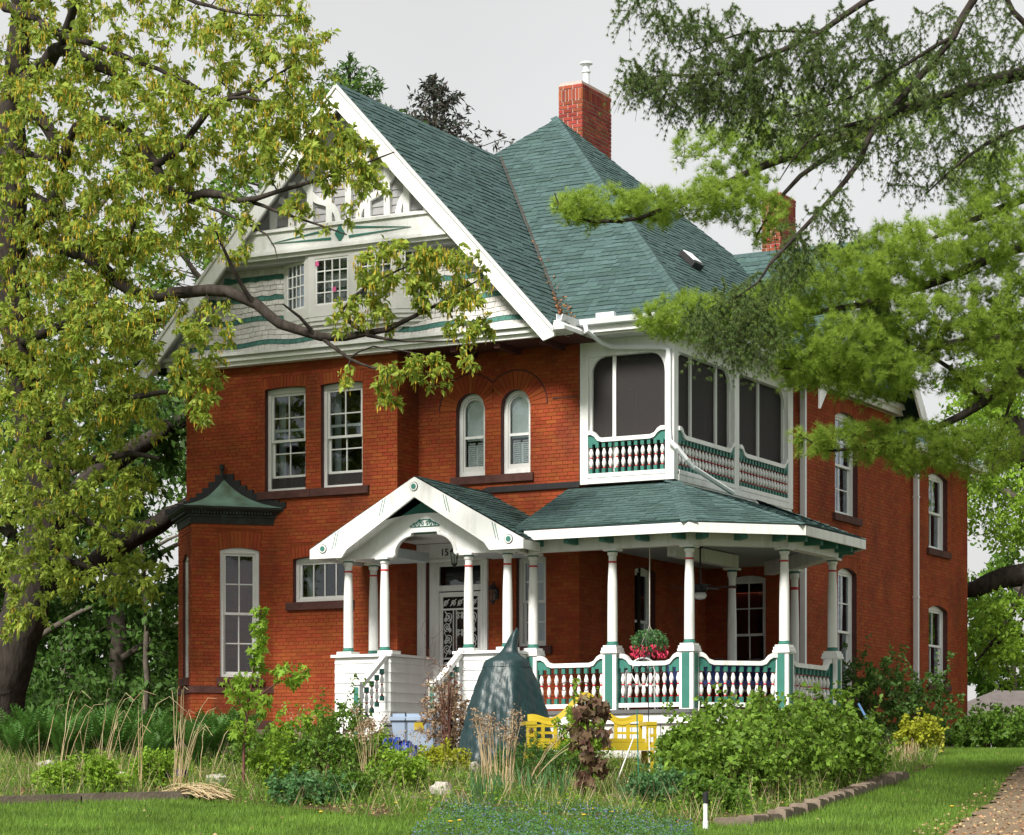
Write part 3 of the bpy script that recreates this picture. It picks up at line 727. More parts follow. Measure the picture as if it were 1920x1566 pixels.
b = MB(); b.tube([(.42,.1,9.36),(.44,.1,9.26),(.55,.45,9.1),(.66,.62,9.05),(1.6,.63,8.97),(1.68,.63,8.93),(1.69,.63,8.8),(1.69,.63,7.6),(1.72,.6,7.42),(1.85,.6,7.3),(1.95,.75,7.12),(2.0,.9,7.0),(1.98,2.6,6.75)], .042, 6); b.build('downspout', M['metal_w'], house, smooth=False)
def spout(x, y, z0, z1):
    b = MB(); b.box(x-.05,y-.04,z0,x+.05,y+.04,z1)
    for k in range(3): zz = z0+(z1-z0)*(.15+.35*k); b.box(x-.062,y-.052,zz,x+.062,y+.052,zz+.03)
    b.build('downspout', M['metal_w'], house)
spout(1.82, 6.2, 2.6, 9.1); spout(1.7, 12.7, 2.7, 8.6)
# ---------------- turned work
def balu_mesh(h):
    b = MB(); s = h/.5
    prof = [(.03,0),(.03,.075*s),(.022,.08*s),(.026,.092*s),(.016,.1*s),(.032,.135*s),(.036,.17*s),(.018,.24*s),(.026,.246*s),(.026,.256*s),(.017,.262*s),(.033,.3*s),(.036,.33*s),(.016,.4*s),(.024,.405*s),(.024,.413*s),(.03,.415*s),(.03,h)]
    mis = [1,1,2,2,0,0,0,2,2,2,0,0,0,2,2,1,1]
    b.lathe((0,0,0), prof, 8, mis, sq={0,15,16}); return b.mesh('baluster', [M['white'],M['teal'],M['red']])
BAL = {}
def railing(f, u0, u1, zb, zt, parent, n, left_up=True, right_up=True, name='railing', step=None):
    e = empty(name, (0,0,0), parent)
    up = .13; pts = []
    if left_up: pts += [(u0,zt+up),(u0+.07,zt+up),(u0+.13,zt+up*.75),(u0+.19,zt+up*.2),(u0+.27,zt)]
    else: pts += [(u0,zt)]
    if right_up: pts += [(u1-.27,zt),(u1-.19,zt+up*.2),(u1-.13,zt+up*.75),(u1-.07,zt+up),(u1,zt+up)]
    else: pts += [(u1,zt)]
    b = MB()
    for i in range(len(pts)-1):
        (a,z0),(c,z1) = pts[i], pts[i+1]
        b.prism([f(a,z0-.07,-.05), f(a,z0,-.05), f(a,z0,.05), f(a,z0-.07,.05)], f(c,z1,0)-f(a,z0,0))
    b.build('top_rail', M['white'], e)
    b = MB()
    for lf, ux, sg in ((left_up,u0,1),(right_up,u1,-1)):
        if lf: b.prism([f(ux,zt-.1,-.02), f(ux+sg*.2,zt-.1,-.02), f(ux+sg*.2,zt-.06,-.02), f(ux+sg*.08,zt+.05,-.02), f(ux,zt+.05,-.02)][::sg], f.n*.04)
    if b.f: b.build('rail_gusset', M['teal'], e)
    b = MB(); b.lbox(f, u0, u1, zb-.07, zb, -.04, .045); b.build('bottom_rail', M['white'], e)
    h = round(zt-.07-zb, 3)
    if h not in BAL: BAL[h] = balu_mesh(h)
    for k in range(n): inst('baluster', BAL[h], e, f(u0+(u1-u0)*(k+.5)/n, zb, 0), f.rz)
    return e
def col_mesh():
    b = MB(); H = 1.51
    prof = [(.085,0),(.095,.012),(.095,.03),(.082,.045),(.083,.06),(.082,.5),(.078,.95),(.064,1.3),(.064,1.32),(.072,1.325),(.072,1.345),(.062,1.35),(.064,1.43),(.078,1.445),(.083,1.46),(.083,1.49),(.088,1.49),(.088,H)]
    mis = [1,1,1,1,0,0,0,0,2,2,2,0,0,0,0,1,1]
    b.lathe((0,0,0), prof, 18, mis); me = b.mesh('column', [M['white'],M['teal'],M['red']])
    return me
COLM = col_mesh()
for p in COLM.polygons: p.use_smooth = abs(p.normal.z) < .5
def column(x, y, parent, zb=3.99, H=1.51):
    o = inst('column', COLM, parent, (x,y,zb), 0, (1,1,H/1.51)); 
    b = MB(); b.box(x-.12,y-.12,zb+H+.001,x+.12,y+.12,zb+H+.035); b.build('capital', M['white'], parent); return o
# ---------------- screened balcony
bal = empty('screened_balcony', (0,0,0), house)
BFr = frame((0,.7,0),(1,0,0)); BSd = frame((1.74,0,0),(0,1,0))
def pbox(name, *a, m='white', par=None): b = MB(); b.box(*a); return b.build(name, M[m], par or bal)
pbox('balcony_post', 0.02,.69,6.8,.17,.84,9.2); pbox('balcony_post', 1.6,.68,6.8,1.76,.85,9.2); pbox('balcony_post', 1.6,3.18,6.8,1.76,3.38,9.2); pbox('balcony_post', 1.6,5.62,6.8,1.76,5.85,9.2)
pbox('header_beam', .17,.7,8.93,1.6,.83,9.2); pbox('header_beam', 1.61,.85,8.93,1.75,3.18,9.2); pbox('header_beam', 1.61,3.38,8.93,1.75,5.62,9.2)
pbox('base_board', .17,.665,6.8,1.6,.83,6.95); pbox('base_board', 1.61,.85,6.79,1.775,5.62,6.95); pbox('base_trim', 1.62,.85,6.6,1.757,5.8,6.788)
pbox('balcony_floor', .02,.84,6.82,1.6,5.85,6.88, m='deck')
def bracket(f, u, z, s, r=.26):
    b = MB(); n = 8
    pts = [(u,z),(u+s*r,z)] + [(u+s*(r-r*.86*math.sin(math.pi/2*k/n)), z-r*1.25+r*1.2*math.cos(math.pi/2*k/n)) for k in range(n+1)] + [(u,z-r*1.3)]
    b.prism([f(x,y,-.1) for x, y in pts][::-s], f.n*.06); b.build('bracket', M['white'], bal)
def bay_screen(f, u0, u1, mull, zt):
    b = MB(); b.lbox(f, u0, u1, 6.96, 8.93, -.115, -.112); b.build('insect_screen', M['screen'], bal)
    for m_ in mull:
        b = MB(); b.lbox(f, m_-.03, m_+.03, 6.96, 8.93, -.108, -.07); b.lbox(f, m_-.008, m_+.008, 6.96, 8.93, -.07, -.06); b.build('mullion', M['white'], bal)
    for s, u in ((1,u0),(-1,u1)): bracket(f, u, 8.93, s)
    for a_ in (u0, u1-.045): b = MB(); b.lbox(f, a_, a_+.045, 6.96, 8.93, -.108, -.065); b.build('screen_frame', M['white'], bal)
bay_screen(BFr, .17, 1.6, [.62], 8.93); railing(BFr, .17, 1.6, 6.97, 7.56, bal, 12)
bay_screen(BSd, .85, 3.18, [1.55,2.6], 8.93); railing(BSd, .85, 3.18, 6.97, 7.56, bal, 17)
bay_screen(BSd, 3.38, 5.62, [4.45], 8.93); railing(BSd, 3.38, 5.62, 6.97, 7.56, bal, 17)

# ---------------- wraparound porch
por = empty('porch', (0,0,0), house)
Z0 = 2.95
COLS = [(1.36,-.8),(2.71,-.8),(3.86,.32),(3.86,2.42)]
deckp = [(-.14,-.95),(2.78,-.95),(4.02,.26),(4.02,2.5),(2.6,4.2),(1.8,4.9),(1.8,5.84),(.03,5.84),(.03,.72),(-.14,.72)]
b = MB(); b.prism([(x,y,Z0-.06) for x, y in deckp],(0,0,.06)); b.build('deck', M['deck'], por)
b = MB(); b.prism([(x,y,Z0-.22) for x, y in [(-.1,-.91),(2.76,-.91),(3.98,.28),(3.98,2.49),(2.58,4.16),(1.78,4.86),(1.78,5.8),(.06,5.8),(.06,.76),(-.1,.76)]],(0,0,.155)); b.build('deck_fascia', M['white'], por)
b = MB()                                              # skirt boards under the deck
edge = [(-.1,-.86),(2.74,-.86),(3.93,.3),(3.93,2.48),(2.56,4.12)]
for i in range(len(edge)-1):
    p, q = Vector(edge[i]), Vector(edge[i+1]); f = frame((p.x,p.y,0),(q.x-p.x,q.y-p.y,0)); L = (q-p).length; n = int(L/.16)
    for k in range(n): b.lbox(f, L*k/n, L*(k+1)/n-.012, 1.9, Z0-.225, -.02, 0, random.random())
b.build('skirt_boards', M['cream'], por)
def pedestal(x, y, rz=0.0):
    e = empty('pedestal', (0,0,0), por); f = frame((x,y,0),(math.cos(rz),math.sin(rz),0))
    b = MB(); b.lbox(f,-.12,.12,Z0,3.86,-.12,.12); b.build('pedestal_box', M['white'], e)
    b = MB()
    for g in (f, frame((x,y,0),(-math.sin(rz),math.cos(rz),0))): b.lbox(g,-.075,.055,Z0+.02,3.84,.121,.128)
    b.build('inset_panel', M['teal'], e)
    b = MB(); b.lbox(f,-.145,.145,3.86,3.9,-.145,.145); b.lbox(f,-.135,.135,3.902,3.95,-.135,.135); b.lbox(f,-.115,.115,3.951,3.988,-.115,.115); b.build('pedestal_cap', M['white'], e)
for x, y in COLS: pedestal(x, y); column(x, y, por)
pedestal(-.12,-.72); column(-.12,-.72, por)
for x, y in ((1.66,3.3),(2.5,4.1)): column(x, y, por, Z0, 2.55)
def seg(p, q, n, **k):
    p, q = Vector(p), Vector(q); f = frame((p.x,p.y,0),(q.x-p.x,q.y-p.y,0)); L = (q-p).length; return railing(f, .13, L-.13, 3.06, 3.72, por, n, **k)
seg((-.12,-.8),COLS[0],9); seg(COLS[0],COLS[1],9); seg(COLS[1],COLS[2],10); seg(COLS[2],COLS[3],11); seg(COLS[3],(2.5,4.1),11)
# beams, ceiling, roof
EZ = 5.85
beam = [(-.15,-.8)] + COLS[1:] + [(2.5,4.1),(1.7,4.9)]
beam[0] = (-.12,-.8)
for i in range(len(beam)-1):
    p, q = Vector(beam[i]), Vector(beam[i+1]); f = frame((p.x,p.y,0),(q.x-p.x,q.y-p.y,0)); L = (q-p).length
    b = MB(); b.lbox(f, -.04 if i else 0, L+.04, 5.536, 5.78, -.09, .09+i*.002); b.build('porch_beam', M['white'], por)
b = MB(); f = frame((1.66,.8,0),(0,1,0)); b.lbox(f, 0, 2.6, 5.54, 5.76, -.08, .08); b.build('porch_beam', M['white'], por)
b = MB(); b.prism([(x,y,5.785) for x, y in [(.0,-1.3),(2.9,-1.3),(4.28,.1),(4.28,2.6),(2.75,4.5),(1.8,5.3),(1.8,5.85),(.02,5.85),(.02,.69),(-.9,.69),(-.9,-.6)]],(0,0,.025)); b.build('porch_ceiling', M['ceil'], por)
eave = [(-.2,-1.36),(2.96,-1.36),(4.36,-.02),(4.36,2.66),(2.8,4.62)]
tops = [(-.2,.7),(1.76,.69),(1.762,.7),(1.765,4.0),(1.765,4.2)]
ZT = 6.74
pf, pn = [], []
for i in range(4):
    p, n = facet('porch_roof_slope', [(*eave[i],EZ),(*eave[i+1],EZ),(*tops[i+1],ZT)] if i == 1 else [(*eave[i],EZ),(*eave[i+1],EZ),(*tops[i+1],ZT),(*tops[i],ZT)], exp=.13, wid=.26, indiv=None); pf.append(p); pn.append(n)
caps((*eave[1],EZ),(*tops[1],ZT),pn[0],pn[1],pf[0]); caps((*eave[2],EZ),(*tops[2],ZT),pn[1],pn[2],pf[1])
for i in range(4):
    p, q = Vector(eave[i]), Vector(eave[i+1]); f = frame((p.x,p.y,0),(q.x-p.x,q.y-p.y,0)); L = (q-p).length
    b = MB(); b.lbox(f, 0 if i else .25, L, EZ-.165, EZ-.012, -.04, -.005*(i % 2)); b.build('porch_fascia', M['white'], por)
    n = max(2, round(L/.62))
    for k in range(n):
        b = MB(); u = L*(k+.5)/n; b.lbox(f, u-.045, u+.045, 5.62, 5.7, -.5, -.12); b.lbox(f, u-.04, u+.04, 5.7, 5.772, -.5, -.06); b.build('rafter_tail', M['teal'], por)
b = MB(); b.prism([(-2.0,.66,6.76),(0.02,.66,6.76),(0.02,.66,6.86),(-1.75,.66,6.86)],(0,.035,0)); b.build('roof_flashing', M['black'], por)
# ---------------- entrance portico
PX, PY = -1.82, -1.27
pt_ = empty('portico', (0,0,0), house)
zr, hwP, zl = 6.8, 2.02, 5.7                           # ridge height, half width, eave height
yF = -1.62
pr, q1 = facet('portico_roof_slope', [(PX,yF,zr),(PX+hwP+.02,yF,zl),(PX+hwP+.02,-1.2,zl),(PX+.9,.68,6.3),(PX,.68,zr)], exp=.13, wid=.26)
pl_, q2 = facet('portico_roof_slope', [(PX,yF,zr),(PX,-.02,zr),(PX-hwP-.02,-.02,zl),(PX-hwP-.02,yF,zl)], exp=.13, wid=.26)
facet('portico_roof_slope', [(PX,-.02,zr),(PX,.68,zr),(-3.12,.68,zr-.7),(-3.12,-.02,zr-.7)], exp=.13, wid=.26)
sl = (zr-zl)/hwP
for s in (-1,1):
    b = MB(); xo = PX+s*hwP; xi = PX
    b.prism([(PX,yF,zr-.015),(xo,yF,zl-.015),(xo,yF,zl-.17),(xo-s*.62,yF,zl-.17),(xo-s*.72,yF,zl-.17+.13),(PX,yF,zr-.34)][::-s],(0,-.05,0)); b.build('portico_barge_board', M['white'], pt_)
    b = MB(); b.box(min(xo,xo-s*.04),yF+.01,zl-.17,max(xo,xo-s*.04),-.05 if s<0 else -1.1,zl-.03); b.build('portico_fascia', M['white'], pt_)
    for t in (.27,.295,.72,.745):                       # painted double lines
        x = PX+s*hwP*t; z_ = zr-sl*hwP*t; b = MB(); b.prism([(x-.006,yF-.051,z_-.03),(x+.006,yF-.051,z_-.03),(x+.006+s*.07,yF-.051,z_-.3),(x-.006+s*.07,yF-.051,z_-.3)],(0,-.003,0)); b.build('pinstripe', M['teal'], pt_)
def disc(x, z, r, y, name, m, par, ring=None):
    b = MB(); n = 20
    b.prism([(x+r*math.cos(2*math.pi*k/n),y,z+r*math.sin(2*math.pi*k/n)) for k in range(n)],(0,-.012,0)); b.build(name, M[m], par)
for x, z in ((PX,zr-.17),(PX-hwP+.26,zl-.01),(PX+hwP-.26,zl-.01)):
    disc(x,z,.075,yF-.05,'rosette','black',pt_); disc(x,z,.066,yF-.056,'rosette_ring','white',pt_); disc(x,z,.045,yF-.062,'rosette_eye','teal',pt_)
# frieze with arch
def arcpts(cx, cz, rx, rz, a0, a1, n): return [(cx+rx*math.cos(R(a0+(a1-a0)*k/n)), cz+rz*math.sin(R(a0+(a1-a0)*k/n))) for k in range(n+1)]
fr = [(PX-1.72,5.53),(PX-.62,5.53)] + [(PX-.58,5.56)] + arcpts(PX-.24,5.56,.34,.32,180,95,8) + [(PX-.26,5.92),(PX+.26,5.92)] + arcpts(PX+.24,5.56,.34,.32,85,0,8) + [(PX+.62,5.53),(PX+1.72,5.53)]
fr += [(PX+1.72,5.6)] + [(PX+1.6*math.cos(R(a)), 5.55+.68*math.sin(R(a))**1.0) for a in range(8,180,8)] + [(PX-1.72,5.6)]
b = MB(); b.prism([(x,PY-.05,z) for x, z in fr],(0,.1,0)); b.build('frieze_board', M['white'], pt_)
tr_ = [(PX-.62,5.53)] + [(PX-.58,5.56)] + arcpts(PX-.24,5.56,.34,.32,180,95,8) + [(PX-.26,5.92)]
for s in (-1,1):
    b = MB(); b.tube([(PX+(x-PX)*(-s),PY-.06,z) for x, z in tr_], .03, 6); b.build('arch_moulding', M['white'], pt_)
# scrollwork appliqué
b = MB()
def spiral(cx, cz, r, turns, s, y, a0=0.0): return [(cx+s*r*(1-k/24*.85)*math.cos(a0+turns*2*math.pi*k/24), y, cz+r*(1-k/24*.85)*math.sin(a0+turns*2*math.pi*k/24)) for k in range(25)]
for s in (-1,1):
    for cx, cz, r in ((.05,6.06,.04),(.12,6.05,.042),(.19,6.04,.035),(.09,6.1,.03)): b.tube(spiral(PX+s*cx,cz,r,1.3,s,PY-.058), .007, 4)
    b.tube([(PX+s*.28,PY-.058,6.02),(PX+s*.2,PY-.058,6.06),(PX+s*.1,PY-.058,6.11),(PX,PY-.058,6.13)], .008, 4)
b.tube([(PX-.28,PY-.058,6.01),(PX+.28,PY-.058,6.01)], .008, 4); b.build('scroll_applique', M['teal'], pt_)
# tympanum, beams, ceiling
b = MB(); b.prism([(PX-1.1,PY+.06,5.9),(PX+1.1,PY+.06,5.9),(PX,PY+.06,6.5)],(0,.04,0)); b.build('tympanum', M['teal'], pt_)
b = MB(); b.box(PX-1.62,PY+.06,5.54,PX-1.44,-.02,5.7); b.box(PX+1.46,PY+.06,5.54,PX+1.64,-.72,5.7); b.box(-3.3,PY+.06,5.94,PX+1.44,.66,5.97); b.build('portico_beam', M['cream'], pt_)
b = MB()
for s in (-1,1): b.prism([(PX+s*.62,PY+.06,5.54),(PX+s*1.44,PY+.06,5.54),(PX+s*1.44,PY+.06,5.7),(PX+s*.62,PY+.06,5.7)],(0,1.1,0))
b.build('portico_soffit', M['ceil'], pt_)
for x in (-3.33,-2.62,-1.02,-.3): column(x, PY, pt_)
column(-3.36,-.42, pt_)
# cheek walls of lapped boards
def cheek(x0, x1, y0, y1, label):
    e = empty('cheek_wall', (0,0,0), pt_); b = MB(); b.box(x0+.02,y0+.02,1.9,x1-.02,y1,3.88); b.build('core', M['white'], e)
    z = 2.0
    while z < 3.85:
        h_ = min(.165, 3.88-z)
        for f, L in ((frame((x0,y0,0),(1,0,0)), x1-x0), (frame((x1,y0,0),(0,1,0)), y1-y0)):
            b = MB(); b.add([f(0,z,.012),f(L,z,.012),f(L,z+h_,-.002),f(0,z+h_,-.002),f(0,z,-.02),f(L,z,-.02)],[(0,1,2,3),(4,5,1,0),(4,0,3),(1,5,2)]); b.build('lap_board', M['white'], e)
        z += .162
    b = MB(); b.box(x0-.05,y0-.06,3.885,x1+.05,y1,3.93); b.build('cap_slab', M['white'], e)
    for xx in ((x0+.16, x1-.12)): b = MB(); b.box(xx-.14,y0+.02,3.932,xx+.14,y0+.3,3.985); b.build('plinth', M['white'], e)
cheek(-3.5,-2.42,-1.42,-.02,'') ; cheek(-1.16,-.18,-1.42,-.6,'')
b = MB(); b.box(-3.46,-.6,3.932,-3.22,-.3,3.985); b.build('plinth', M['white'], pt_)
b = MB(); b.box(-2.42,-1.42,Z0-.1,-1.16,.7,Z0); b.box(-3.1,-.02,Z0-.1,-2.42,.7,Z0); b.box(-1.16,-.6,Z0-.1,-.1,.7,Z0-.002); b.build('entry_floor', M['deck'], pt_)
for k in range(4):
    b = MB(); y = -1.42-.29*(k+1); z_ = Z0-.17*(k+1); b.box(-2.4,y,z_-.04,-1.18,y+.31,z_); b.box(-2.38,y+.03,z_-.5,-1.2,y+.06,z_-.04); b.build('step', M['deck'], pt_)
for x in (-2.5,-1.08):
    e = empty('stair_rail', (0,0,0), pt_)
    b = MB(); b.box(x-.06,-2.36,2.0,x+.06,-2.24,3.38); b.build('newel_post', M['white'], e)
    b = MB(); b.box(x-.045,-2.368,2.02,x+.045,-2.361,3.34); b.build('newel_panel', M['teal'], e)
    b = MB(); b.box(x-.085,-2.385,3.382,x+.085,-2.215,3.43); b.build('newel_cap', M['white'], e)
    b = MB(); b.prism([(x-.05,-2.3,3.27),(x+.05,-2.3,3.27),(x+.05,-2.3,3.36),(x-.05,-2.3,3.36)],(0,.88,.6)); b.build('hand_rail', M['white'], e)
    me = BAL.setdefault(.5, balu_mesh(.5))
    for k in range(5): inst('baluster', me, e, (x, -2.2+.16*k, 2.42+.107*k+.3), 0, (1,1,1.05))
# ---------------- front door
dr = empty('front_door', (0,0,0), house); D = RC
b = MB()
for a, c in ((-3.13,-2.98),(-1.87,-1.74)): b.lbox(D,a,c,2.95,5.62,0,.05); b.lbox(D,a+.02,a+.05,2.95,5.55,.05,.062); b.lbox(D,c-.05,c-.02,2.95,5.55,.05,.062)
b.lbox(D,-3.13,-1.74,5.662,5.93,.0,.07); b.lbox(D,-3.13,-1.74,5.622,5.66,.0,.09); b.build('surround', M['white'], dr)
b = MB(); b.lbox(D,-2.97,-2.78,2.95,5.66,-.15,-.1); b.lbox(D,-1.93,-1.88,2.95,5.66,-.15,-.1); b.lbox(D,-2.78,-1.93,5.12,5.22,-.15,-.09); b.lbox(D,-2.78,-1.93,5.55,5.66,-.15,-.1); b.build('door_frame', M['white'], dr)
b = MB(); b.lbox(D,-2.78,-1.93,5.22,5.55,-.14,-.136); b.build('transom_pane', M['glass'], dr)
b = MB(); b.lbox(D,-2.78,-1.93,2.95,5.12,-.2,-.17); b.build('inner_door', M['dark'], dr)
b = MB()
def bar(u0,u1,v0,v1): b.lbox(D,u0,u1,v0,v1,-.125,-.1)
d0, d1 = -2.77, -1.94
for a in ((d0,d0+.07,2.95,5.1),(d1-.07,d1,2.95,5.1),(d0+.07,d1-.07,5.02,5.1),(d0+.07,d1-.07,2.95,3.08),(d0+.07,d1-.07,4.79,4.82),(d0+.07,d1-.07,3.94,3.97),(d0+.07,d1-.07,3.72,3.75)): bar(*a)
for u in (d0+.27,d0+.33,d1-.33,d1-.27): bar(u,u+.014,3.97,4.79); bar(u,u+.014,3.08,3.72)
b.build('security_door_frame', M['white'], dr)
b = MB()
def scroll(cx, cz, r, s, t=1.6, a0=-1.57): b.tube([(p[0],.7+.1-.0,p[2]) for p in spiral(cx,cz,r,t,s,0,a0)], .0085, 4)
def ptube(pts): b.tube([(x,.8,z) for x, z in pts], .0085, 4)
for z in (4.92, 3.85):
    for k in range(5): x = d0+.14+.14*k; scroll(x,z,.05,1 if k%2 else -1); ptube([(x-.06,z-.06),(x,z+.01),(x+.06,z+.06)])
for ux in (d0+.17, d1-.17):
    for z, s in ((4.68,1),(4.5,-1),(4.3,1),(4.12,-1),(3.62,1),(3.44,-1),(3.26,1)):
        scroll(ux+s*.012,z,.078,s); scroll(ux-s*.03,z-.05,.04,-s)
    ptube([(ux-.06,4.78),(ux+.07,4.6),(ux-.07,4.4),(ux+.07,4.2),(ux-.05,3.98)]); ptube([(ux-.06,3.7),(ux+.07,3.5),(ux-.07,3.3),(ux+.05,3.1)])
for z in (4.7,4.4,4.05,3.65,3.3):
    for s in (-1,1): scroll((d0+d1)/2+s*.03,z+.03,.03,s,1.2); scroll((d0+d1)/2+s*.03,z-.03,.03,s,1.2)
b.build('iron_scrollwork', M['white'], dr)
# house number on the header
fc = bpy.data.curves.new('house_number', 'FONT'); fc.body = '15'; fc.size = .17; fc.extrude = .006; fc.align_x = 'CENTER'
fo = bpy.data.objects.new('house_number_text', fc); me = bpy.data.meshes.new_from_object(fo); bpy.data.objects.remove(fo)
me.name = 'house_number'; me.materials.clear(); me.materials.append(M['black'])
fo = bpy.data.objects.new('house_number', me); COL.objects.link(fo); adopt(fo, dr); fo.location = (-2.56,.615,5.72); fo.rotation_euler = (R(90),0,0)
# lanterns
def lantern(c, hang, name, label, cat='lamp'):
    e = empty(name, c, None, label, cat); cx, cy, cz = c
    b = MB()
    for k in range(6): a = k*math.pi/3; b.tube([(cx+.05*math.cos(a),cy+.05*math.sin(a),cz-.14),(cx+.075*math.cos(a),cy+.075*math.sin(a),cz+.06),(cx+.02*math.cos(a),cy+.02*math.sin(a),cz+.14)], .006, 4)
    b.lathe((cx,cy,cz), [(.01,-.2),(.03,-.17),(.055,-.14),(.055,-.13)], 8); b.lathe((cx,cy,cz), [(.085,.06),(.06,.1),(.02,.15),(.01,.17)], 8)
    b.build('cage', M['iron'], e)
    b = MB(); b.lathe((cx,cy,cz), [(.04,-.12),(.06,.05)], 8); b.build('lamp_glass', M['glass'], e)
    b = MB()
    if hang: b.tube([(cx,cy,cz+.16),(cx,cy,cz+hang)], .006, 4)
    else: b.tube([(cx,cy,cz+.16),(cx,cy+.06,cz+.2),(cx,cy+.12,cz+.1),(cx,.69,cz)], .01, 5); b.box(cx-.04,.67,cz-.1,cx+.04,.692,cz+.08)
    b.build('hanger', M['iron'], e); return e
lp = aty(852,1042,-.3); lantern((lp.x,lp.y,lp.z), 5.935-lp.z, 'hanging_lantern', 'black iron lantern hanging under the portico arch before the door')
lp = aty(924,1112,.55); lantern((lp.x,lp.y,lp.z), 0, 'wall_lantern', 'small black wall lantern on brick right of the front door')
lp = aty(644,1128,-.12)
# ---------------- prow bay with copper roof
bay = empty('prow_bay', (0,0,0), house)
NX, NY = -6.71, -1.02; bayL, bayR = (NX-1.02, 0), (NX+1.02, 0)
fR = frame((NX,NY,0),(1,1,0)); fL = frame((bayL[0],bayL[1],0),(1,-1,0)); LB = 1.02*math.sqrt(2)
_h = house
wR = Hole(.5,1.2,3.66,5.93,'seg',.05,vous=.3); wL = Hole(.5,1.1,3.66,5.85,'seg',.1,vous=.3)
brick_wall('bay_wall', fR, 0, LB, 2.75, 6.34, [wR], depthj=.12); brick_wall('bay_wall', fL, 0, LB, 2.75, 6.34, [wL], depthj=.12)
window(fR, wR, (2,2,2), wd=-.03, m='cream', sillpad=.06, curtain=None); window(fL, wL, (2,2,2), wd=-.05, m='cream', sillpad=.06)
def prowslab(o, z0, z1, name, m, o2=None):
    o2 = o if o2 is None else o2; k = 1.414
    P = lambda q, z: [(bayL[0]-q*k,0.02,z),(NX,NY-q*k,z),(bayR[0]+q*k,0.02,z)]
    b = MB(); b.add(P(o,z0)+P(o2,z1), [(2,1,0),(3,4,5),(0,1,4,3),(1,2,5,4),(2,0,3,5)]); b.build(name, M[m], bay)
prowslab(.04,1.9,2.75,'plinth','found',.04); prowslab(.03,3.38,3.5,'stone_band','stone'); prowslab(.015,2.76,2.9,'stone_band','stone')
prowslab(.02,6.34,6.46,'bay_frieze','copper_dark',.04); prowslab(.07,6.462,6.5,'bay_cornice','copper_dark'); prowslab(.06,6.502,6.56,'bay_cornice','copper_dark',.12); prowslab(.14,6.562,6.6,'bay_cornice','copper_dark',.17); prowslab(.18,6.602,6.63,'bay_cornice','copper_dark')
den = MB(); n = 26                                      # dentil course
for f in (fR,fL):
    for k in range(n): u = LB*k/n-.02; den.lbox(f,u,u+.03,6.505,6.55,.06,.125)
den.build('dentil_course', M['copper_dark'], bay, kind='stuff')
b = MB(); nr = 9; vs = []; k = 1.414
for i in range(nr+1):
    t = i/nr; q = 1-t; z = 6.632 + .62*(t*.45+.55*t*t*t); s_ = q*(.94+.06*q)
    s_ = max(s_,.001)
    L_ = (bayL[0]-.19*k - NX)*s_; vs += [(NX+L_,.02-.0,z),(NX,(NY-.19*k)*s_,z),(NX-L_,.02,z)]
b.add(vs, [(i*3+j,i*3+j+1,i*3+j+4,i*3+j+3) for i in range(nr) for j in range(2)]); b.build('copper_roof', M['copper'], bay)
b = MB()                                                # stepped black flashing on the wall, finial
for i in range(9):
    t = i/9; hw = 1.32*(1-t)*(.94)+.06; z = 6.64+.64*(t*.45+.55*t**3)
    b.box(NX-hw,-.03-.0005*i,z,NX+hw,-.002,z+.1+.06*t)
b.build('step_flashing', M['black'], bay)
b = MB(); b.lathe((NX,-.1,7.25), [(.05,0),(.03,.03),(.025,.1),(.045,.13),(.05,.2),(.03,.21)], 10); b.build('finial', M['copper_dark'], bay)
# ================================================================ GROUND
M['lawn'] = mat('lawn_soil', (.045, .085, .018), .95, .1, noise=.35, nscale=4, dark=(.05,.05,.022), dscale=.8, damt=.4)
M['grass'] = mat('grass_blade', (.11, .24, .025), .6, .25, var=.35, hue=.02, trans=.35, noise=.4, nscale=.9, col2=(.17, .25, .04))
M['soil'] = mat('bed_soil', (.075, .05, .03), .95, .1, noise=.4, nscale=6, bump=.6, bscale=18, dark=(.16,.11,.06), dscale=5, damt=.7)
M['gravel'] = mat('gravel_drive', (.2, .15, .1), .95, .15, noise=.3, nscale=16, bump=.6, bscale=60, dark=(.16,.12,.08), dscale=3, damt=.5)
M['litter'] = mat('leaf_litter', (.3, .17, .075), .9, .1, var=.5, hue=.03, col2=(.42,.31,.19))
def sheet(name, pts2, dz, m, kind='structure'):
    b = MB(); b.add([(p[0],p[1],float(gz(p[0],p[1]))+dz) for p in pts2], [tuple(range(len(pts2)))]); return b.build(name, m, kind=kind)
def inpoly(x, y, poly):
    c = np.zeros(len(x), bool); j = len(poly)-1
    for i in range(len(poly)):
        xi, yi, xj, yj = poly[i][0], poly[i][1], poly[j][0], poly[j][1]
        c ^= ((yi > y) != (yj > y)) & (x < (xj-xi)*(y-yi)/(yj-yi+1e-12)+xi); j = i
    return c
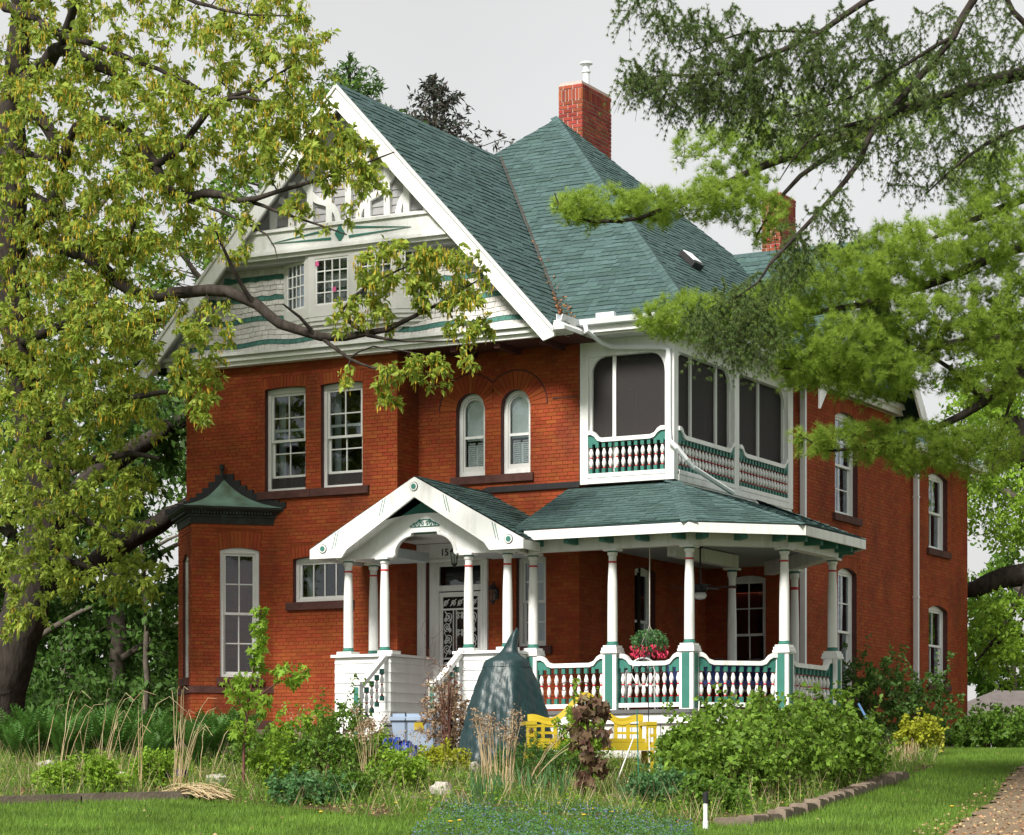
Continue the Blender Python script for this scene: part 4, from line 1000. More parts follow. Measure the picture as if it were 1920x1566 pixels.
# terrain as one sheet reaching the horizon; rows follow the slope
dl = np.concatenate([np.arange(-40,20,4), np.arange(20,62,.5), np.arange(62,120,6), np.geomspace(120,2500,12)])
ll = np.concatenate([-np.geomspace(1500,30,10), np.arange(-26,27,1.0), np.geomspace(30,1500,10)])
DD, LL = np.meshgrid(dl, ll, indexing='ij')
XX = CX + LL*cT - DD*sT; YY = CY + LL*sT + DD*cT; ZZ = gz(XX, YY)
nd, nl = DD.shape; idx = np.arange(nd*nl).reshape(nd, nl)
Q = np.stack([idx[:-1,:-1], idx[:-1,1:], idx[1:,1:], idx[1:,:-1]], -1).reshape(-1,4)
g = arr_obj('ground', np.stack([XX,YY,ZZ],-1).reshape(-1,3), Q, np.zeros(len(Q)), M['lawn'], quads=True, smooth=True); g['kind'] = 'structure'
def gpoly_grid(name, poly, dz, m, step=.35):
    poly = [(p[0],p[1]) for p in poly]
    xs = [p[0] for p in poly]; ys = [p[1] for p in poly]
    gx, gy = np.meshgrid(np.arange(min(xs),max(xs)+step,step), np.arange(min(ys),max(ys)+step,step), indexing='ij')
    cx_ = gx[:-1,:-1]+step/2; cy_ = gy[:-1,:-1]+step/2
    ok = inpoly(cx_.ravel(), cy_.ravel(), poly).reshape(cx_.shape)
    i_ = np.arange(gx.size).reshape(gx.shape)
    q = np.stack([i_[:-1,:-1][ok], i_[1:,:-1][ok], i_[1:,1:][ok], i_[:-1,1:][ok]], -1)
    o = arr_obj(name, np.stack([gx.ravel(),gy.ravel(),gz(gx.ravel(),gy.ravel())+dz],-1), q, np.zeros(len(q)), m, quads=True, smooth=True); o['kind'] = 'structure'; return o
bed_front = [gnd(*p) for p in ((-160,1512),(0,1508),(200,1502),(350,1500),(440,1506),(560,1516),(700,1534),(880,1524),(1000,1530),(1150,1540),(1250,1548),(1370,1546),(1480,1528),(1600,1490),(1690,1462),(1750,1440))]
bed_back = [gd(1790, 50), gd(1640,44), gd(1400,42), gd(1000,42.5), gd(600,44.5), gd(300,47), gd(-160,47)]
BED = [(p.x,p.y) for p in bed_front+bed_back]
gpoly_grid('garden_bed', BED, .012, M['soil'], .2)
drv = [gnd(1920,1435), gnd(1880,1470), gnd(1860,1505), gnd(1790,1550), gnd(1740,1600)] + [gd(1740,20), gd(3000,20), gd(2600,60), gd(2080,60)]
DRV = [(p.x,p.y) for p in drv]
gpoly_grid('driveway', DRV, .016, M['gravel'], .2)

# ---------------------------------------------------------------- plant helpers
def unit(a): return a/np.maximum(np.linalg.norm(a, axis=-1, keepdims=True), 1e-9)
def rdir(n, zlo=-1.0, zhi=1.0):
    z = rng.uniform(zlo, zhi, n); a = rng.uniform(0, 2*np.pi, n); r = np.sqrt(np.maximum(1-z*z, 0)); return np.stack([r*np.cos(a), r*np.sin(a), z], -1)
def leaf_quads(P, D, L, W, droop=.15):
    """rhombic leaves with a slight fold: (verts, quads)"""
    n = len(P); D = unit(D); S = unit(np.cross(D, rdir(n))); Nn = np.cross(S, D)
    L = np.broadcast_to(np.asarray(L, float), (n,))[:,None]; W = np.broadcast_to(np.asarray(W, float), (n,))[:,None]
    mid = P + D*L*.5
    V = np.stack([P, mid + S*W*.5 + Nn*W*.15, P + D*L - np.array([0,0,1])*L*droop, mid - S*W*.5 + Nn*W*.15], 1)
    return V.reshape(-1,3), np.arange(4*n).reshape(n,4)
def twig_tubes(paths, rads, n=4):
    """paths (N,k,3), rads (N,k) -> tube quads"""
    N_, k, _ = paths.shape
    T = np.gradient(paths, axis=1); T = unit(T)
    up = np.array([.21,.33,.92]); A = unit(np.cross(T, up)); B = np.cross(T, A)
    ang = np.arange(n)*2*np.pi/n
    V = paths[:,:,None,:] + rads[:,:,None,None]*(A[:,:,None,:]*np.cos(ang)[None,None,:,None] + B[:,:,None,:]*np.sin(ang)[None,None,:,None])
    i = np.arange(N_*k*n).reshape(N_,k,n); j = np.roll(i, -1, axis=2)
    q = np.stack([i[:,:-1], j[:,:-1], j[:,1:], i[:,1:]], -1).reshape(-1,4)
    return V.reshape(-1,3), q
def merge(parts):
    vs, qs, ts = [], [], []; o = 0
    for v, q, t in parts:
        vs.append(v); qs.append(q+o); ts.append(np.broadcast_to(t, (len(q),))); o += len(v)
    return np.concatenate(vs), np.concatenate(qs), np.concatenate(ts)
def resample(pts, step):
    P = np.array(pts, float)[:, :3]; r = np.array([p[3] for p in pts]); 
    # smooth (Catmull-Rom)
    out, rr = [], []
    for i in range(len(P)-1):
        p0, p1, p2, p3 = P[max(i-1,0)], P[i], P[i+1], P[min(i+2,len(P)-1)]
        n = max(2, int(np.linalg.norm(p2-p1)/step))
        for k in range(n):
            t = k/n; out.append(.5*((2*p1)+(-p0+p2)*t+(2*p0-5*p1+4*p2-p3)*t*t+(-p0+3*p1-3*p2+p3)*t**3)); rr.append(r[i]+(r[i+1]-r[i])*t)
    out.append(P[-1]); rr.append(r[-1]); return np.array(out), np.array(rr)
def grow(limbs, att, wander=.12, kp=7, rmax=.03, sag=.0, maxd=6.0, taper=.35, thick=1.0):
    """limbs: lists of (x,y,z,r). Connect every attractor to the nearest wood. Returns tubes for limbs, twig paths, radii"""
    LP, LR, tubes = [], [], []
    for l in limbs:
        p, r = resample(l, .3)
        p = p + rng.normal(0, .25, p.shape)*np.minimum(r, .08)[:,None]
        tubes.append((p, r)); LP.append(p); LR.append(r)
    nodes = np.concatenate(LP); nr = np.concatenate(LR)
    d0 = np.sqrt(((att[:,None,:]-nodes[None,:,:])**2).sum(-1)).min(1)
    order = np.argsort(d0); paths, rads = [], []
    cap = len(nodes) + len(att)*kp; NB = np.zeros((cap,3)); NRr = np.zeros(cap); m = len(nodes); NB[:m] = nodes; NRr[:m] = nr
    for a in order:
        t = att[a]; dd = ((NB[:m]-t)**2).sum(1); j = int(dd.argmin()); L = math.sqrt(dd[j])
        if L > maxd or L < .03: continue
        s = NB[j]; r0 = min(NRr[j]*.75, rmax, (.005+.012*L)*thick); r0 = max(r0, .0045)
        u = np.linspace(0,1,kp)[:,None]; mid = (s+t)/2 + rng.normal(0, wander, 3)*L + np.array([0,0,-sag*L])
        p = (1-u)**2*s + 2*u*(1-u)*mid + u*u*t
        p[1:-1] += rng.normal(0, .035*L, (kp-2,3))
        paths.append(p); rr = r0*(1-(1-taper)*np.linspace(0,1,kp)); rads.append(rr)
        NB[m:m+kp-1] = p[1:]; NRr[m:m+kp-1] = rr[1:]; m += kp-1
    return tubes, np.array(paths), np.array(rads)
def wood_obj(name, tubes, paths, rads, m, parent, sides=9, tw=4):
    parts = []
    for p, r in tubes: v, q = twig_tubes(p[None], r[None], sides); parts.append((v, q, rng.random()))
    if len(paths): v, q = twig_tubes(paths, rads, tw); parts.append((v, q, 0.3))
    v, q, t = merge(parts); return arr_obj(name, v, q, t, m, parent, quads=True, smooth=True)
def ellipsoid(c, r, n, shell=0.0):
    u = rdir(n)*(rng.random((n,1))*(1-shell)+shell)**(1/3); return np.asarray(c) + u*np.asarray(r)
def pxvol(px, py, d, rx, ry, rd, n):
    """points in an ellipsoid given at photo position and depth, sized in metres there"""
    u = rdir(n)*rng.random((n,1))**(1/3); c = np.array(atd(px,py,d)); k = d/F_PX
    right = np.array([cT,sT,0]); fwd = np.array([-sT,cT,0])
    return c + u[:,:1]*rx*k*right + u[:,1:2]*rd*fwd + u[:,2:]*ry*k*np.array([0,0,1])
def pl(pts): return [(*atd(px,py,d), r) for px, py, d, r in pts]
# ---------------------------------------------------------------- grass
def blades(n, poly_fn, xr, yr, h0, h1, wv, lean=.35):
    x = rng.uniform(*xr, n); y = rng.uniform(*yr, n); ok = poly_fn(x, y); x, y = x[ok], y[ok]; n = len(x)
    z = gz(x, y); P = np.stack([x,y,z],-1); h = rng.uniform(h0,h1,n)[:,None]; a = rng.uniform(0,2*np.pi,n)
    s = np.stack([np.cos(a),np.sin(a),np.zeros(n)],-1)*wv; t = P + np.array([0,0,1])*h + rdir(n,-.2,.2)*h*lean
    V = np.stack([P-s, P+s, t],1).reshape(-1,3); return V, np.arange(3*n).reshape(n,3), rng.random(n)
front = [(p.x,p.y) for p in bed_front]
LAWN = [(gd(-120,24).x,gd(-120,24).y),(gd(2050,24).x,gd(2050,24).y),(gd(2050,52).x,gd(2050,52).y),(gd(1760,52).x,gd(1760,52).y)] + [(p.x,p.y) for p in bed_front[::-1]]
def lawnfn(x, y): return inpoly(x,y,LAWN) & ~inpoly(x,y,DRV)
xs = [p[0] for p in LAWN]; ys = [p[1] for p in LAWN]
V, T_, t_ = blades(520000, lawnfn, (min(xs),max(xs)), (min(ys),max(ys)), .035, .085, .0045)
arr_obj('grass', V, T_, t_, M['grass'], kind='stuff'); tag(bpy.data.objects['grass'], 'short green lawn grass along the front of the picture', 'grass')
# leaf litter over the bed
def litter(name, n, poly, label, m='litter', s=.045, dz=.03, fn=None):
    xs = [p[0] for p in poly]; ys = [p[1] for p in poly]; x = rng.uniform(min(xs),max(xs),n); y = rng.uniform(min(ys),max(ys),n); ok = inpoly(x,y,poly); x, y = x[ok], y[ok]
    P = np.stack([x,y,gz(x,y)+dz*rng.random(len(x))+.015],-1); v, q = leaf_quads(P, rdir(len(x),-.4,.4), rng.uniform(.6,1.4,len(x))*s, s*.6)
    o = arr_obj(name, v, q, rng.random(len(q)), M[m], kind='stuff', quads=True); tag(o, label, 'leaf litter'); return o
litter('leaf_litter', 26000, BED, 'brown fallen leaves scattered over the garden bed')
litter('drive_litter', 9000, [(p.x,p.y) for p in (gnd(1910,1440), gnd(1840,1480), gnd(1790,1520), gnd(1700,1560), gd(1800,24), gd(2050,24), gd(2060,45))], 'pale fallen leaves along the edge of the driveway')
# ---------------------------------------------------------------- leaf materials
def lmat(n, c, c2, tr=.4, var=.25, hue=.012): M[n] = mat(n, c, .55, .25, var=var, hue=hue, trans=tr, col2=c2)
lmat('oak_leaf', (.24,.37,.06), (.38,.43,.065), .5, var=.35); lmat('catkin', (.5,.4,.04), (.55,.36,.04), .4)
lmat('dark_leaf', (.05,.12,.022), (.09,.17,.03)); lmat('mid_leaf', (.09,.19,.025), (.14,.25,.03)); lmat('lime_leaf', (.3,.34,.025), (.38,.4,.03))
lmat('fresh_leaf', (.17,.33,.03), (.27,.4,.04), .45); lmat('fern_leaf', (.05,.13,.02), (.08,.19,.03)); lmat('bluish_leaf', (.08,.19,.07), (.11,.24,.08))
lmat('purple_leaf', (.13,.07,.045), (.15,.12,.06), .35, var=.4); lmat('rasp_leaf', (.1,.21,.022), (.2,.31,.04), .4, var=.4); lmat('spruce_needle', (.11,.2,.05), (.16,.2,.06), .35); lmat('pine_needle', (.26,.42,.06), (.4,.5,.08), .45)
lmat('reddish_needle', (.03,.055,.035), (.065,.045,.04), .2); lmat('blue_flower', (.16,.18,.5), (.25,.25,.6)); lmat('red_flower', (.75,.03,.09), (.85,.1,.2)); lmat('straw', (.45,.32,.16), (.6,.5,.32), .15); lmat('fuzzy_seed', (.3,.2,.12), (.36,.27,.18), .2)
M['bark'] = mat('oak_bark', (.042,.035,.03), .95, .1, noise=.5, nscale=3, bump=1.0, bscale=3.5, dark=(.022,.018,.016), dscale=1.6, damt=.8, stretch=(4,4,1.1))
M['bark2'] = mat('grey_bark', (.1,.085,.07), .95, .1, noise=.4, nscale=9, bump=.8, bscale=14)
M['cane'] = mat('brown_cane', (.13,.08,.05), .9, .1, noise=.3); M['pale_cane'] = mat('pale_cane', (.55,.5,.36), .8, .1, noise=.2); M['redcane'] = mat('red_brown_twig', (.11,.05,.04), .9, .1, noise=.3)
# ================================================================ TREES
def tree_root(name, base, label, cat='tree', group=None): return empty(name, base, None, label, cat, group)
def leaf_cloud(paths, per, L, W, spread, down=0.0, start=.45):
    """leaf clusters along the outer part of the twigs"""
    N_, k, _ = paths.shape; P, D = [], []
    for s in np.linspace(start, 1.0, 3 if per >= 6 else 2):
        i = s*(k-1); a = int(min(math.floor(i), k-2)); f = i-a
        c = paths[:,a]*(1-f)+paths[:,a+1]*f; dirn = unit(paths[:,-1]-paths[:,0])
        m = max(2, per//3 if per >= 6 else per//2)
        for _ in range(m):
            D.append(unit(rdir(N_)+dirn*.5+np.array([0,0,-down]))); P.append(c+rdir(N_)*spread*rng.random((N_,1)))
    P = np.concatenate(P); D = np.concatenate(D); s = rng.uniform(.7,1.3,len(P)); return leaf_quads(P, D, L*s, W*s)
def rosettes(paths, sp, m, L, W, off, down):
    """bunches of leaves springing from one point on each twig"""
    N_, k, _ = paths.shape; P, D, S = [], [], []
    for s in sp:
        i = s*(k-1); a = int(min(math.floor(i), k-2)); f = i-a; c = paths[:,a]*(1-f)+paths[:,a+1]*f + rdir(N_)*off*rng.random((N_,1))*(s < .99); ax = unit(paths[:,-1]-paths[:,0]+rdir(N_)*.25); sz = rng.uniform(.55,1.35,N_)
        for _ in range(m): P.append(c+rdir(N_)*.015); D.append(unit(rdir(N_)*1.0+ax*.7+np.array([0,0,-down]))); S.append(sz*rng.uniform(.7,1.25,N_))
    P = np.concatenate(P); D = np.concatenate(D); S = np.concatenate(S); return leaf_quads(P, D, L*S, W*S, .22)
# ---- the great oak at the left
oak = tree_root('oak_tree', tuple(gd(-15,46.2)), 'large spreading oak with yellow-green catkins at the left, limbs reaching over the gable')
b0 = gd(-15,46.2)
OD = 3.0
pl0 = pl
def pl(q): return pl0([(a, b_, d+OD, r) for a, b_, d, r in q])
limbs = [
 [(b0.x,b0.y,b0.z-.2,.6)] + pl([(-6,1330,43.2,.5),(25,1210,43,.44),(62,1090,43,.4),(85,970,43,.37),(62,810,42.6,.33),(32,610,42,.29),(20,480,41.6,.27),(24,300,41.2,.25),(30,150,41,.22),(38,20,40.6,.17),(40,-160,40,.1)]),
 pl([(68,1110,43.1,.3),(160,1065,44.4,.26),(255,1005,45.6,.24),(340,955,46.6,.22),(450,890,49,.15)]),
 pl([(86,975,43.1,.28),(190,885,45,.24),(290,818,46.2,.2),(350,785,47,.18),(460,720,48.5,.1)]),
 pl([(28,170,41,.2),(90,112,40.4,.17),(118,88,40,.15),(170,120,39.6,.12),(226,143,39.2,.07)]), pl([(118,88,40,.13),(125,45,39.7,.1),(150,-10,39.2,.07)]),
 pl([(10,10,40.6,.12),(60,30,40,.09),(100,60,39.5,.08),(180,85,39,.06),(320,140,38.4,.04),(400,180,38,.02)]),
 pl([(20,165,41,.16),(90,240,40,.13),(102,300,39.4,.07)]), pl([(0,290,41.2,.09),(60,292,40.4,.08),(105,300,39.8,.04)]),
 pl([(24,470,41.6,.16),(110,360,40,.12),(140,235,39.4,.1),(230,235,39,.07),(290,310,38.6,.09),(335,372,38.2,.1),(388,360,37.9,.09),(450,376,37.6,.06),(520,360,37.3,.045),(640,322,37,.03),(740,285,36.8,.012)]),
 pl([(282,312,38.6,.08),(342,272,38.1,.07),(410,190,37.7,.055),(470,170,37.5,.035),(560,115,37.2,.015)]), pl([(410,190,37.7,.05),(460,182,37.5,.03),(540,205,37.3,.01)]),
 pl([(335,372,38.2,.05),(420,400,37.8,.03),(500,440,37.4,.018),(520,485,37.2,.008)]), pl([(470,378,37.6,.04),(560,410,37.2,.025),(650,440,36.9,.012)]),
 pl([(30,420,41.8,.2),(90,450,41,.17),(160,480,40.2,.15),(215,520,39.6,.14),(270,558,38.9,.13),(350,547,38.3,.12),(430,548,37.9,.115),(480,572,37.6,.105),(530,608,37.4,.1),(600,632,37.2,.085),(690,626,37,.065),(760,602,36.8,.045),(830,565,36.6,.028),(905,520,36.4,.01)]),
 pl([(590,630,37.2,.05),(560,595,37,.03),(530,570,36.8,.015)]), pl([(690,626,37,.05),(640,585,36.8,.035),(700,530,36.6,.025),(790,490,36.4,.012)]),
 pl([(600,632,37.2,.045),(655,672,36.9,.03),(700,690,36.7,.022),(760,700,36.5,.016),(830,730,36.3,.008)]), pl([(480,572,37.6,.05),(440,510,37.3,.04),(405,435,37,.02)]),
 pl([(690,626,37,.04),(760,640,36.7,.02),(860,640,36.5,.01)]), pl([(655,672,36.9,.02),(700,650,36.7,.015),(790,665,36.4,.008)]),
 pl([(62,800,42.6,.14),(150,765,40.6,.1),(240,745,39.4,.07),(330,735,38.7,.04),(385,760,38.3,.015)]), pl([(35,640,42,.13),(120,612,40,.09),(220,610,39,.06),(300,600,38.4,.03)]),
 pl([(70,870,42.8,.14),(150,870,41,.1),(240,850,40,.06),(300,860,39.5,.03)]), pl([(40,700,42,.12),(-60,640,40,.08),(-140,600,39,.04)]),
 pl([(85,960,43,.12),(160,975,41.5,.08),(230,1010,40.6,.04)]), pl([(60,1040,43,.1),(130,1050,41.4,.07),(220,1080,40.5,.03)]),
 pl([(20,330,41.2,.12),(200,480,39.6,.07),(250,420,39,.04)]), pl([(30,0,40.6,.12),(220,-40,39,.07),(420,20,38,.03),(560,30,37.4,.012)]),
]
vols = [(90,60,39.5,170,130,2.4,150),(300,60,38.8,180,130,2,120),(480,60,38,130,110,1.4,85),(560,150,37.5,80,120,1,70),(120,260,39.5,190,140,2.4,190),(330,250,38.4,190,110,1.6,170),(540,270,37.4,120,75,1,80),(640,290,37,80,55,.6,45),
 (100,430,39.6,190,120,2.4,170),(270,430,38.5,140,100,1.6,120),(430,430,37.4,60,60,.8,16),(600,400,37,90,60,.6,12),(690,330,36.8,50,40,.5,16),(110,600,39.6,190,110,2.2,170),(240,610,38.4,120,80,1.4,90),(390,610,37.6,70,50,.7,20),
 (840,530,36.5,85,62,.6,62),(740,500,36.6,90,50,.6,40),(690,590,36.8,90,45,.5,24),(880,600,36.4,50,60,.5,22),(800,690,36.3,95,40,.4,24),(730,740,36.4,40,30,.3,8),(650,705,36.6,25,20,.3,4),(370,700,38.4,55,70,.6,42),(380,770,38.2,30,30,.3,12),
 (100,760,40,170,110,2,150),(240,770,39.5,90,70,1.2,60),(90,920,40.5,170,110,2,150),(240,930,40,80,70,1,40),(120,1060,41,150,80,1.5,100),(250,1090,41,70,60,1,35),(40,1150,41,60,60,1,22)]
att = np.concatenate([pxvol(v[0],v[1],v[2]+OD,*v[3:]) for v in vols]); pl = pl0
limbs = [limbs[0]] + [[(x, y, z, r*.82) for x, y, z, r in l] for l in limbs[1:]]
tubes, paths, rads = grow(limbs, att, wander=.2, rmax=.032, thick=1.7)
wood_obj('limbs', tubes, paths, rads, M['bark'], oak, 10)
v1_, q1_ = rosettes(paths, (.35,.5,.62,.75,.88,1.0), 5, .11, .05, .12, .1)
arr_obj('crown', v1_, q1_, rng.random(len(q1_)), M['oak_leaf'], oak, quads=True)
# catkins: hanging tassels
nC = 19000; pick = rng.integers(0, len(paths), nC); s = rng.random((nC,1)); P = paths[pick,-1]*s + paths[pick,-3]*(1-s) + rdir(nC)*.1
px_high = rng.random(nC) < np.clip((P[:,2]-5.5)/4, .12, 1); P = P[px_high]
v, q = leaf_quads(P, np.array([0,0,-1.]) + rdir(len(P))*.22, rng.uniform(.06,.14,len(P)), .024, 0); arr_obj('catkins', v, q, rng.random(len(q)), M['catkin'], oak, quads=True)
# ---- generic broadleaf tree
def broad(name, label, base, trunk, vols_, per, L, W, lm_, group=None, bark='bark2', spread=.2, rmax=.03):
    root = tree_root(name, tuple(base), label, 'tree', group)
    A = np.concatenate([ellipsoid(c, r, n) if len(v) == 3 else None for v in vols_ for c, r, n in [v]])
    tubes, paths, rads = grow(trunk, A, wander=.15, rmax=rmax, maxd=9)
    wood_obj('trunk', tubes, paths, rads, M[bark], root, 9)
    v, q = leaf_cloud(paths, per, L, W, spread, .1, .3); arr_obj('crown', v, q, rng.random(len(q)), M[lm_], root, quads=True); return root
def btree(name, label, px, d, h, cw, nat, lm_, per=24, L=.16, W=.09, cz=.62, tr=.2, ch=.42, group=None, spread=.3, limb=True):
    b = gd(px, d); t = [[(b.x,b.y,b.z-.2,tr),(b.x+.1,b.y,b.z+h*.3,tr*.8),(b.x-.1,b.y+.1,b.z+h*.6,tr*.5),(b.x,b.y,b.z+h*.93,tr*.15)]]
    for k in range(9 if limb else 0):
        a = k*2.4; z0 = h*(.22+.07*k); r = cw*(.9-.06*k); t.append([(b.x,b.y,b.z+z0,tr*.45),(b.x+math.cos(a)*r*.5,b.y+math.sin(a)*r*.5,b.z+z0+h*.08,tr*.3),(b.x+math.cos(a)*r*.9,b.y+math.sin(a)*r*.9,b.z+z0+h*.12,tr*.1)])
    vv = []
    for k in range(10):
        a = k*2.4; q = .55*cw; zc = b.z+h*(cz-ch*.75+ch*1.5*((k*.37) % 1)); vv.append(((b.x+math.cos(a)*q,b.y+math.sin(a)*q,zc),(cw*.55,cw*.55,h*.15),nat//10))
    return broad(name, label, b, t, vv, per, L, W, lm_, group, spread=spread)
G1 = 'trees behind the left side of the house'
btree('maple_tree', 'dark green tree behind the oak trunk, nearest the left edge', 20, 54, 9, 3.2, 420, 'dark_leaf', cz=.5, ch=.5, group=G1)
btree('maple_tree', 'dark green tree directly left of the bay, its low branches reaching the ferns', 215, 55, 8.5, 2.9, 520, 'dark_leaf', cz=.48, ch=.52, group=G1)
btree('maple_tree', 'tall mid green tree rising behind the gable\'s left rake', 420, 62, 15, 4.2, 330, 'mid_leaf', cz=.66, group=G1)
btree('maple_tree', 'tall mid green tree behind the oak crown at far left', 120, 64, 16, 4.6, 300, 'mid_leaf', cz=.66, group=G1)
btree('maple_tree', 'slim pale-stemmed tree standing just left of the bay', 268, 50, 7.0, 1.2, 160, 'dark_leaf', cz=.6, ch=.4, tr=.07, group=G1, limb=False)
G2 = 'trees beyond the right end of the house'
btree('maple_tree', 'bright green tree beyond the rear corner, right edge', 1985, 72, 13, 4.2, 420, 'mid_leaf', cz=.68, ch=.36, tr=.4, group=G2)
btree('maple_tree', 'pale green tree far behind the neighbouring roof', 1900, 150, 15, 5.5, 520, 'mid_leaf', L=.36, W=.22, cz=.56, ch=.42, group=G2)
# a far wood closing the view behind the lot
nW = 42000; dW = rng.uniform(78,112,nW); pW = np.array([tuple(atd(p,1400,d)) for p, d in zip(rng.uniform(-350,1650,nW), dW)])
hW_ = (3.2+1.6*np.sin(pW[:,0]*.33)+1.1*np.sin(pW[:,0]*.81+2))*np.sqrt(rng.random(nW)); pW[:,2] = 2.4+np.maximum(hW_,0.1)
v, q = leaf_quads(pW, rdir(nW), rng.uniform(.3,.6,nW), .25); o = arr_obj('distant_woods', v, q, rng.random(len(q)), M['dark_leaf'], kind='stuff', quads=True); tag(o, 'dark green woods closing the view low behind the house', 'woods')
# dark oak limb and leaves at the right edge
ro = tree_root('oak_tree', tuple(gd(2060,58)), 'oak with thick dark limbs at the right edge, behind the rear corner'); b1 = gd(2060,58)
rl = [[(b1.x,b1.y,b1.z-.2,.5)]+pl([(2040,1250,58,.45),(1990,1060,58,.4),(1960,900,58,.35),(1890,780,58,.2),(1830,720,58.5,.1)]), pl([(1990,1060,58,.3),(1930,1075,57.5,.27),(1880,1085,57.5,.24),(1830,1105,57.5,.2),(1790,1110,58,.12)]),
      pl([(1960,900,58,.25),(1900,850,57.6,.2),(1850,880,57.5,.14),(1800,860,57.5,.06)]), pl([(1930,1075,57.5,.08),(1880,1180,57,.05),(1830,1240,57,.02)]), pl([(2020,1200,58,.1),(1930,1190,57,.06),(1850,1215,57,.02)])]
A = np.concatenate([pxvol(*v) for v in ((1880,950,57,70,90,2,90),(1870,1170,57,60,60,1.5,60),(1850,760,57,80,80,2,90),(1900,650,57,80,80,2,80),(1885,1240,57,60,45,1.5,34))])
tubes, paths, rads = grow(rl, A, wander=.16); wood_obj('limbs', tubes, paths, rads, M['bark'], ro, 9)
v, q = leaf_cloud(paths, 24, .12, .07, .25); arr_obj('crown', v, q, rng.random(len(q)), M['fresh_leaf'], ro, quads=True)
# ---- spruces peeping over the roof
def spire(name, label, px, d, ytop, w_, mt, n=1500):
    top = atd(px, ytop, d); b = gd(px, d); H = top.z-b.z; root = tree_root(name, tuple(b), label)
    zz = rng.random(n)**.6; A_ = rng.uniform(0,2*np.pi,n); r = (zz*w_*(.35+.65*np.abs(np.sin(zz*22))))
    P0 = np.stack([np.full(n,b.x),np.full(n,b.y),top.z-zz*H*.6],-1); P1 = P0 + np.stack([np.cos(A_)*r,np.sin(A_)*r,r*.25-zz*.3],-1)
    u = np.linspace(0,1,5)[None,:,None]; paths = P0[:,None]*(1-u)+P1[:,None]*u; paths[:,:,2] += np.sin(u[:,:,0]*3.14)*-.1
    wood_obj('trunk', [resample([(b.x,b.y,b.z,.3),(b.x,b.y,(b.z+top.z)/2,.2),(b.x,b.y,top.z,.03)],.5)], paths[::3], np.full((len(paths[::3]),5),.015), M['bark'], root, 7, 3)
    v, q = leaf_cloud(paths, 24, .2, .05, .14, .0, .3); arr_obj('crown', v, q, rng.random(len(q)), M[mt], root, quads=True)
spire('spruce_tree', 'dark green spruce top showing beside the gable peak', 655, 66, 100, 9, 'dark_leaf')
spire('spruce_tree', 'dark reddish spruce top rising behind the main roof ridge', 815, 70, 140, 10, 'reddish_needle', 1600)
# ---- near pine and spruce at the right, trunks outside the picture
def needles(P, D, n, L, w_, spread):
    N_ = len(P); Pn = np.repeat(P, n, 0); Dn = unit(np.repeat(D, n, 0) + rdir(N_*n)*spread); Ln = (L*rng.uniform(.7,1.2,N_*n))[:,None]
    S = unit(np.cross(Dn, rdir(N_*n)))*w_; V = np.stack([Pn-S, Pn+S, Pn+Dn*Ln - np.array([0,0,1])*Ln*.12],1).reshape(-1,3)
    return V, np.arange(3*N_*n).reshape(-1,3), np.repeat(rng.random(N_), n)*.8+rng.random(N_*n)*.2
pine = tree_root('pine_tree', tuple(gd(2330,33)), 'soft-needled pine reaching in from the right with bright green sprays'); b2 = gd(2330,33)
plimbs = [[(b2.x,b2.y,b2.z-.2,.35)]+pl([(2330,1000,33,.3),(2330,500,33,.25),(2330,0,33,.2),(2330,-400,33,.1)]),
 pl([(2330,20,33,.12),(2100,70,32.6,.1),(1920,135,32.3,.09),(1700,205,32,.075),(1560,262,31.8,.06),(1442,309,31.7,.05),(1292,375,31.5,.035),(1160,417,31.4,.025),(1067,403,31.3,.014),(1039,362,31.3,.006)]),
 pl([(2330,330,33,.12),(2100,400,32.8,.09),(1900,470,32.6,.07),(1720,540,32.4,.05),(1520,590,32.2,.035),(1360,592,32,.02),(1215,600,31.9,.008)]),
 pl([(2330,560,33,.13),(2050,620,32.9,.1),(1920,690,32.8,.075),(1850,755,32.7,.06),(1760,800,32.6,.045),(1650,830,32.5,.03),(1560,845,32.4,.018),(1500,815,32.3,.008)]),
 pl([(2330,250,33,.1),(2050,330,32.7,.07),(1850,400,32.4,.045),(1740,450,32.3,.02)]), pl([(2050,620,32.9,.07),(1800,640,32.5,.05),(1620,690,32.3,.03),(1470,690,32.2,.012)]),
 pl([(1700,205,32,.05),(1500,330,31.7,.03),(1420,440,31.6,.012)]), pl([(1850,755,32.7,.05),(1780,690,32.5,.03),(1700,640,32.4,.015)]), pl([(1920,690,32.8,.05),(1880,800,32.6,.03),(1860,880,32.5,.01)])]
pv = [(1120,388,31.4,80,34,.5,95),(1230,388,31.5,75,36,.5,90),(1340,375,31.6,75,45,.6,90),(1420,400,31.6,60,70,.7,80),(1380,275,31.7,130,55,.7,110),(1530,240,31.8,120,70,.8,110),(1700,200,32,120,70,.9,90),(1850,330,32.2,95,60,.9,120),
 (1860,440,32.4,95,75,1.2,230),(1700,480,32.4,120,65,1.1,250),(1560,530,32.3,120,65,1,240),(1420,590,32.1,110,48,.7,190),(1280,598,32,90,42,.6,160),(1560,650,32.3,130,62,1,260),(1750,600,32.5,140,75,1.2,300),(1880,600,32.6,75,95,1.2,170),
 (1640,705,32.4,120,50,.9,180),(1530,695,32.3,90,42,.6,100),(1850,700,32.6,85,65,1,130),(1620,830,32.5,85,36,.6,90),(1730,840,32.5,95,48,.7,130),(1830,840,32.6,85,62,.8,110),(1530,830,32.4,45,28,.4,30)]
A = np.concatenate([pxvol(*v) for v in pv]); tubes, paths, rads = grow(plimbs, A, wander=.12, rmax=.018, sag=-.05)
wood_obj('limbs', tubes, paths, rads, M['bark'], pine, 8)
P, D = [], []
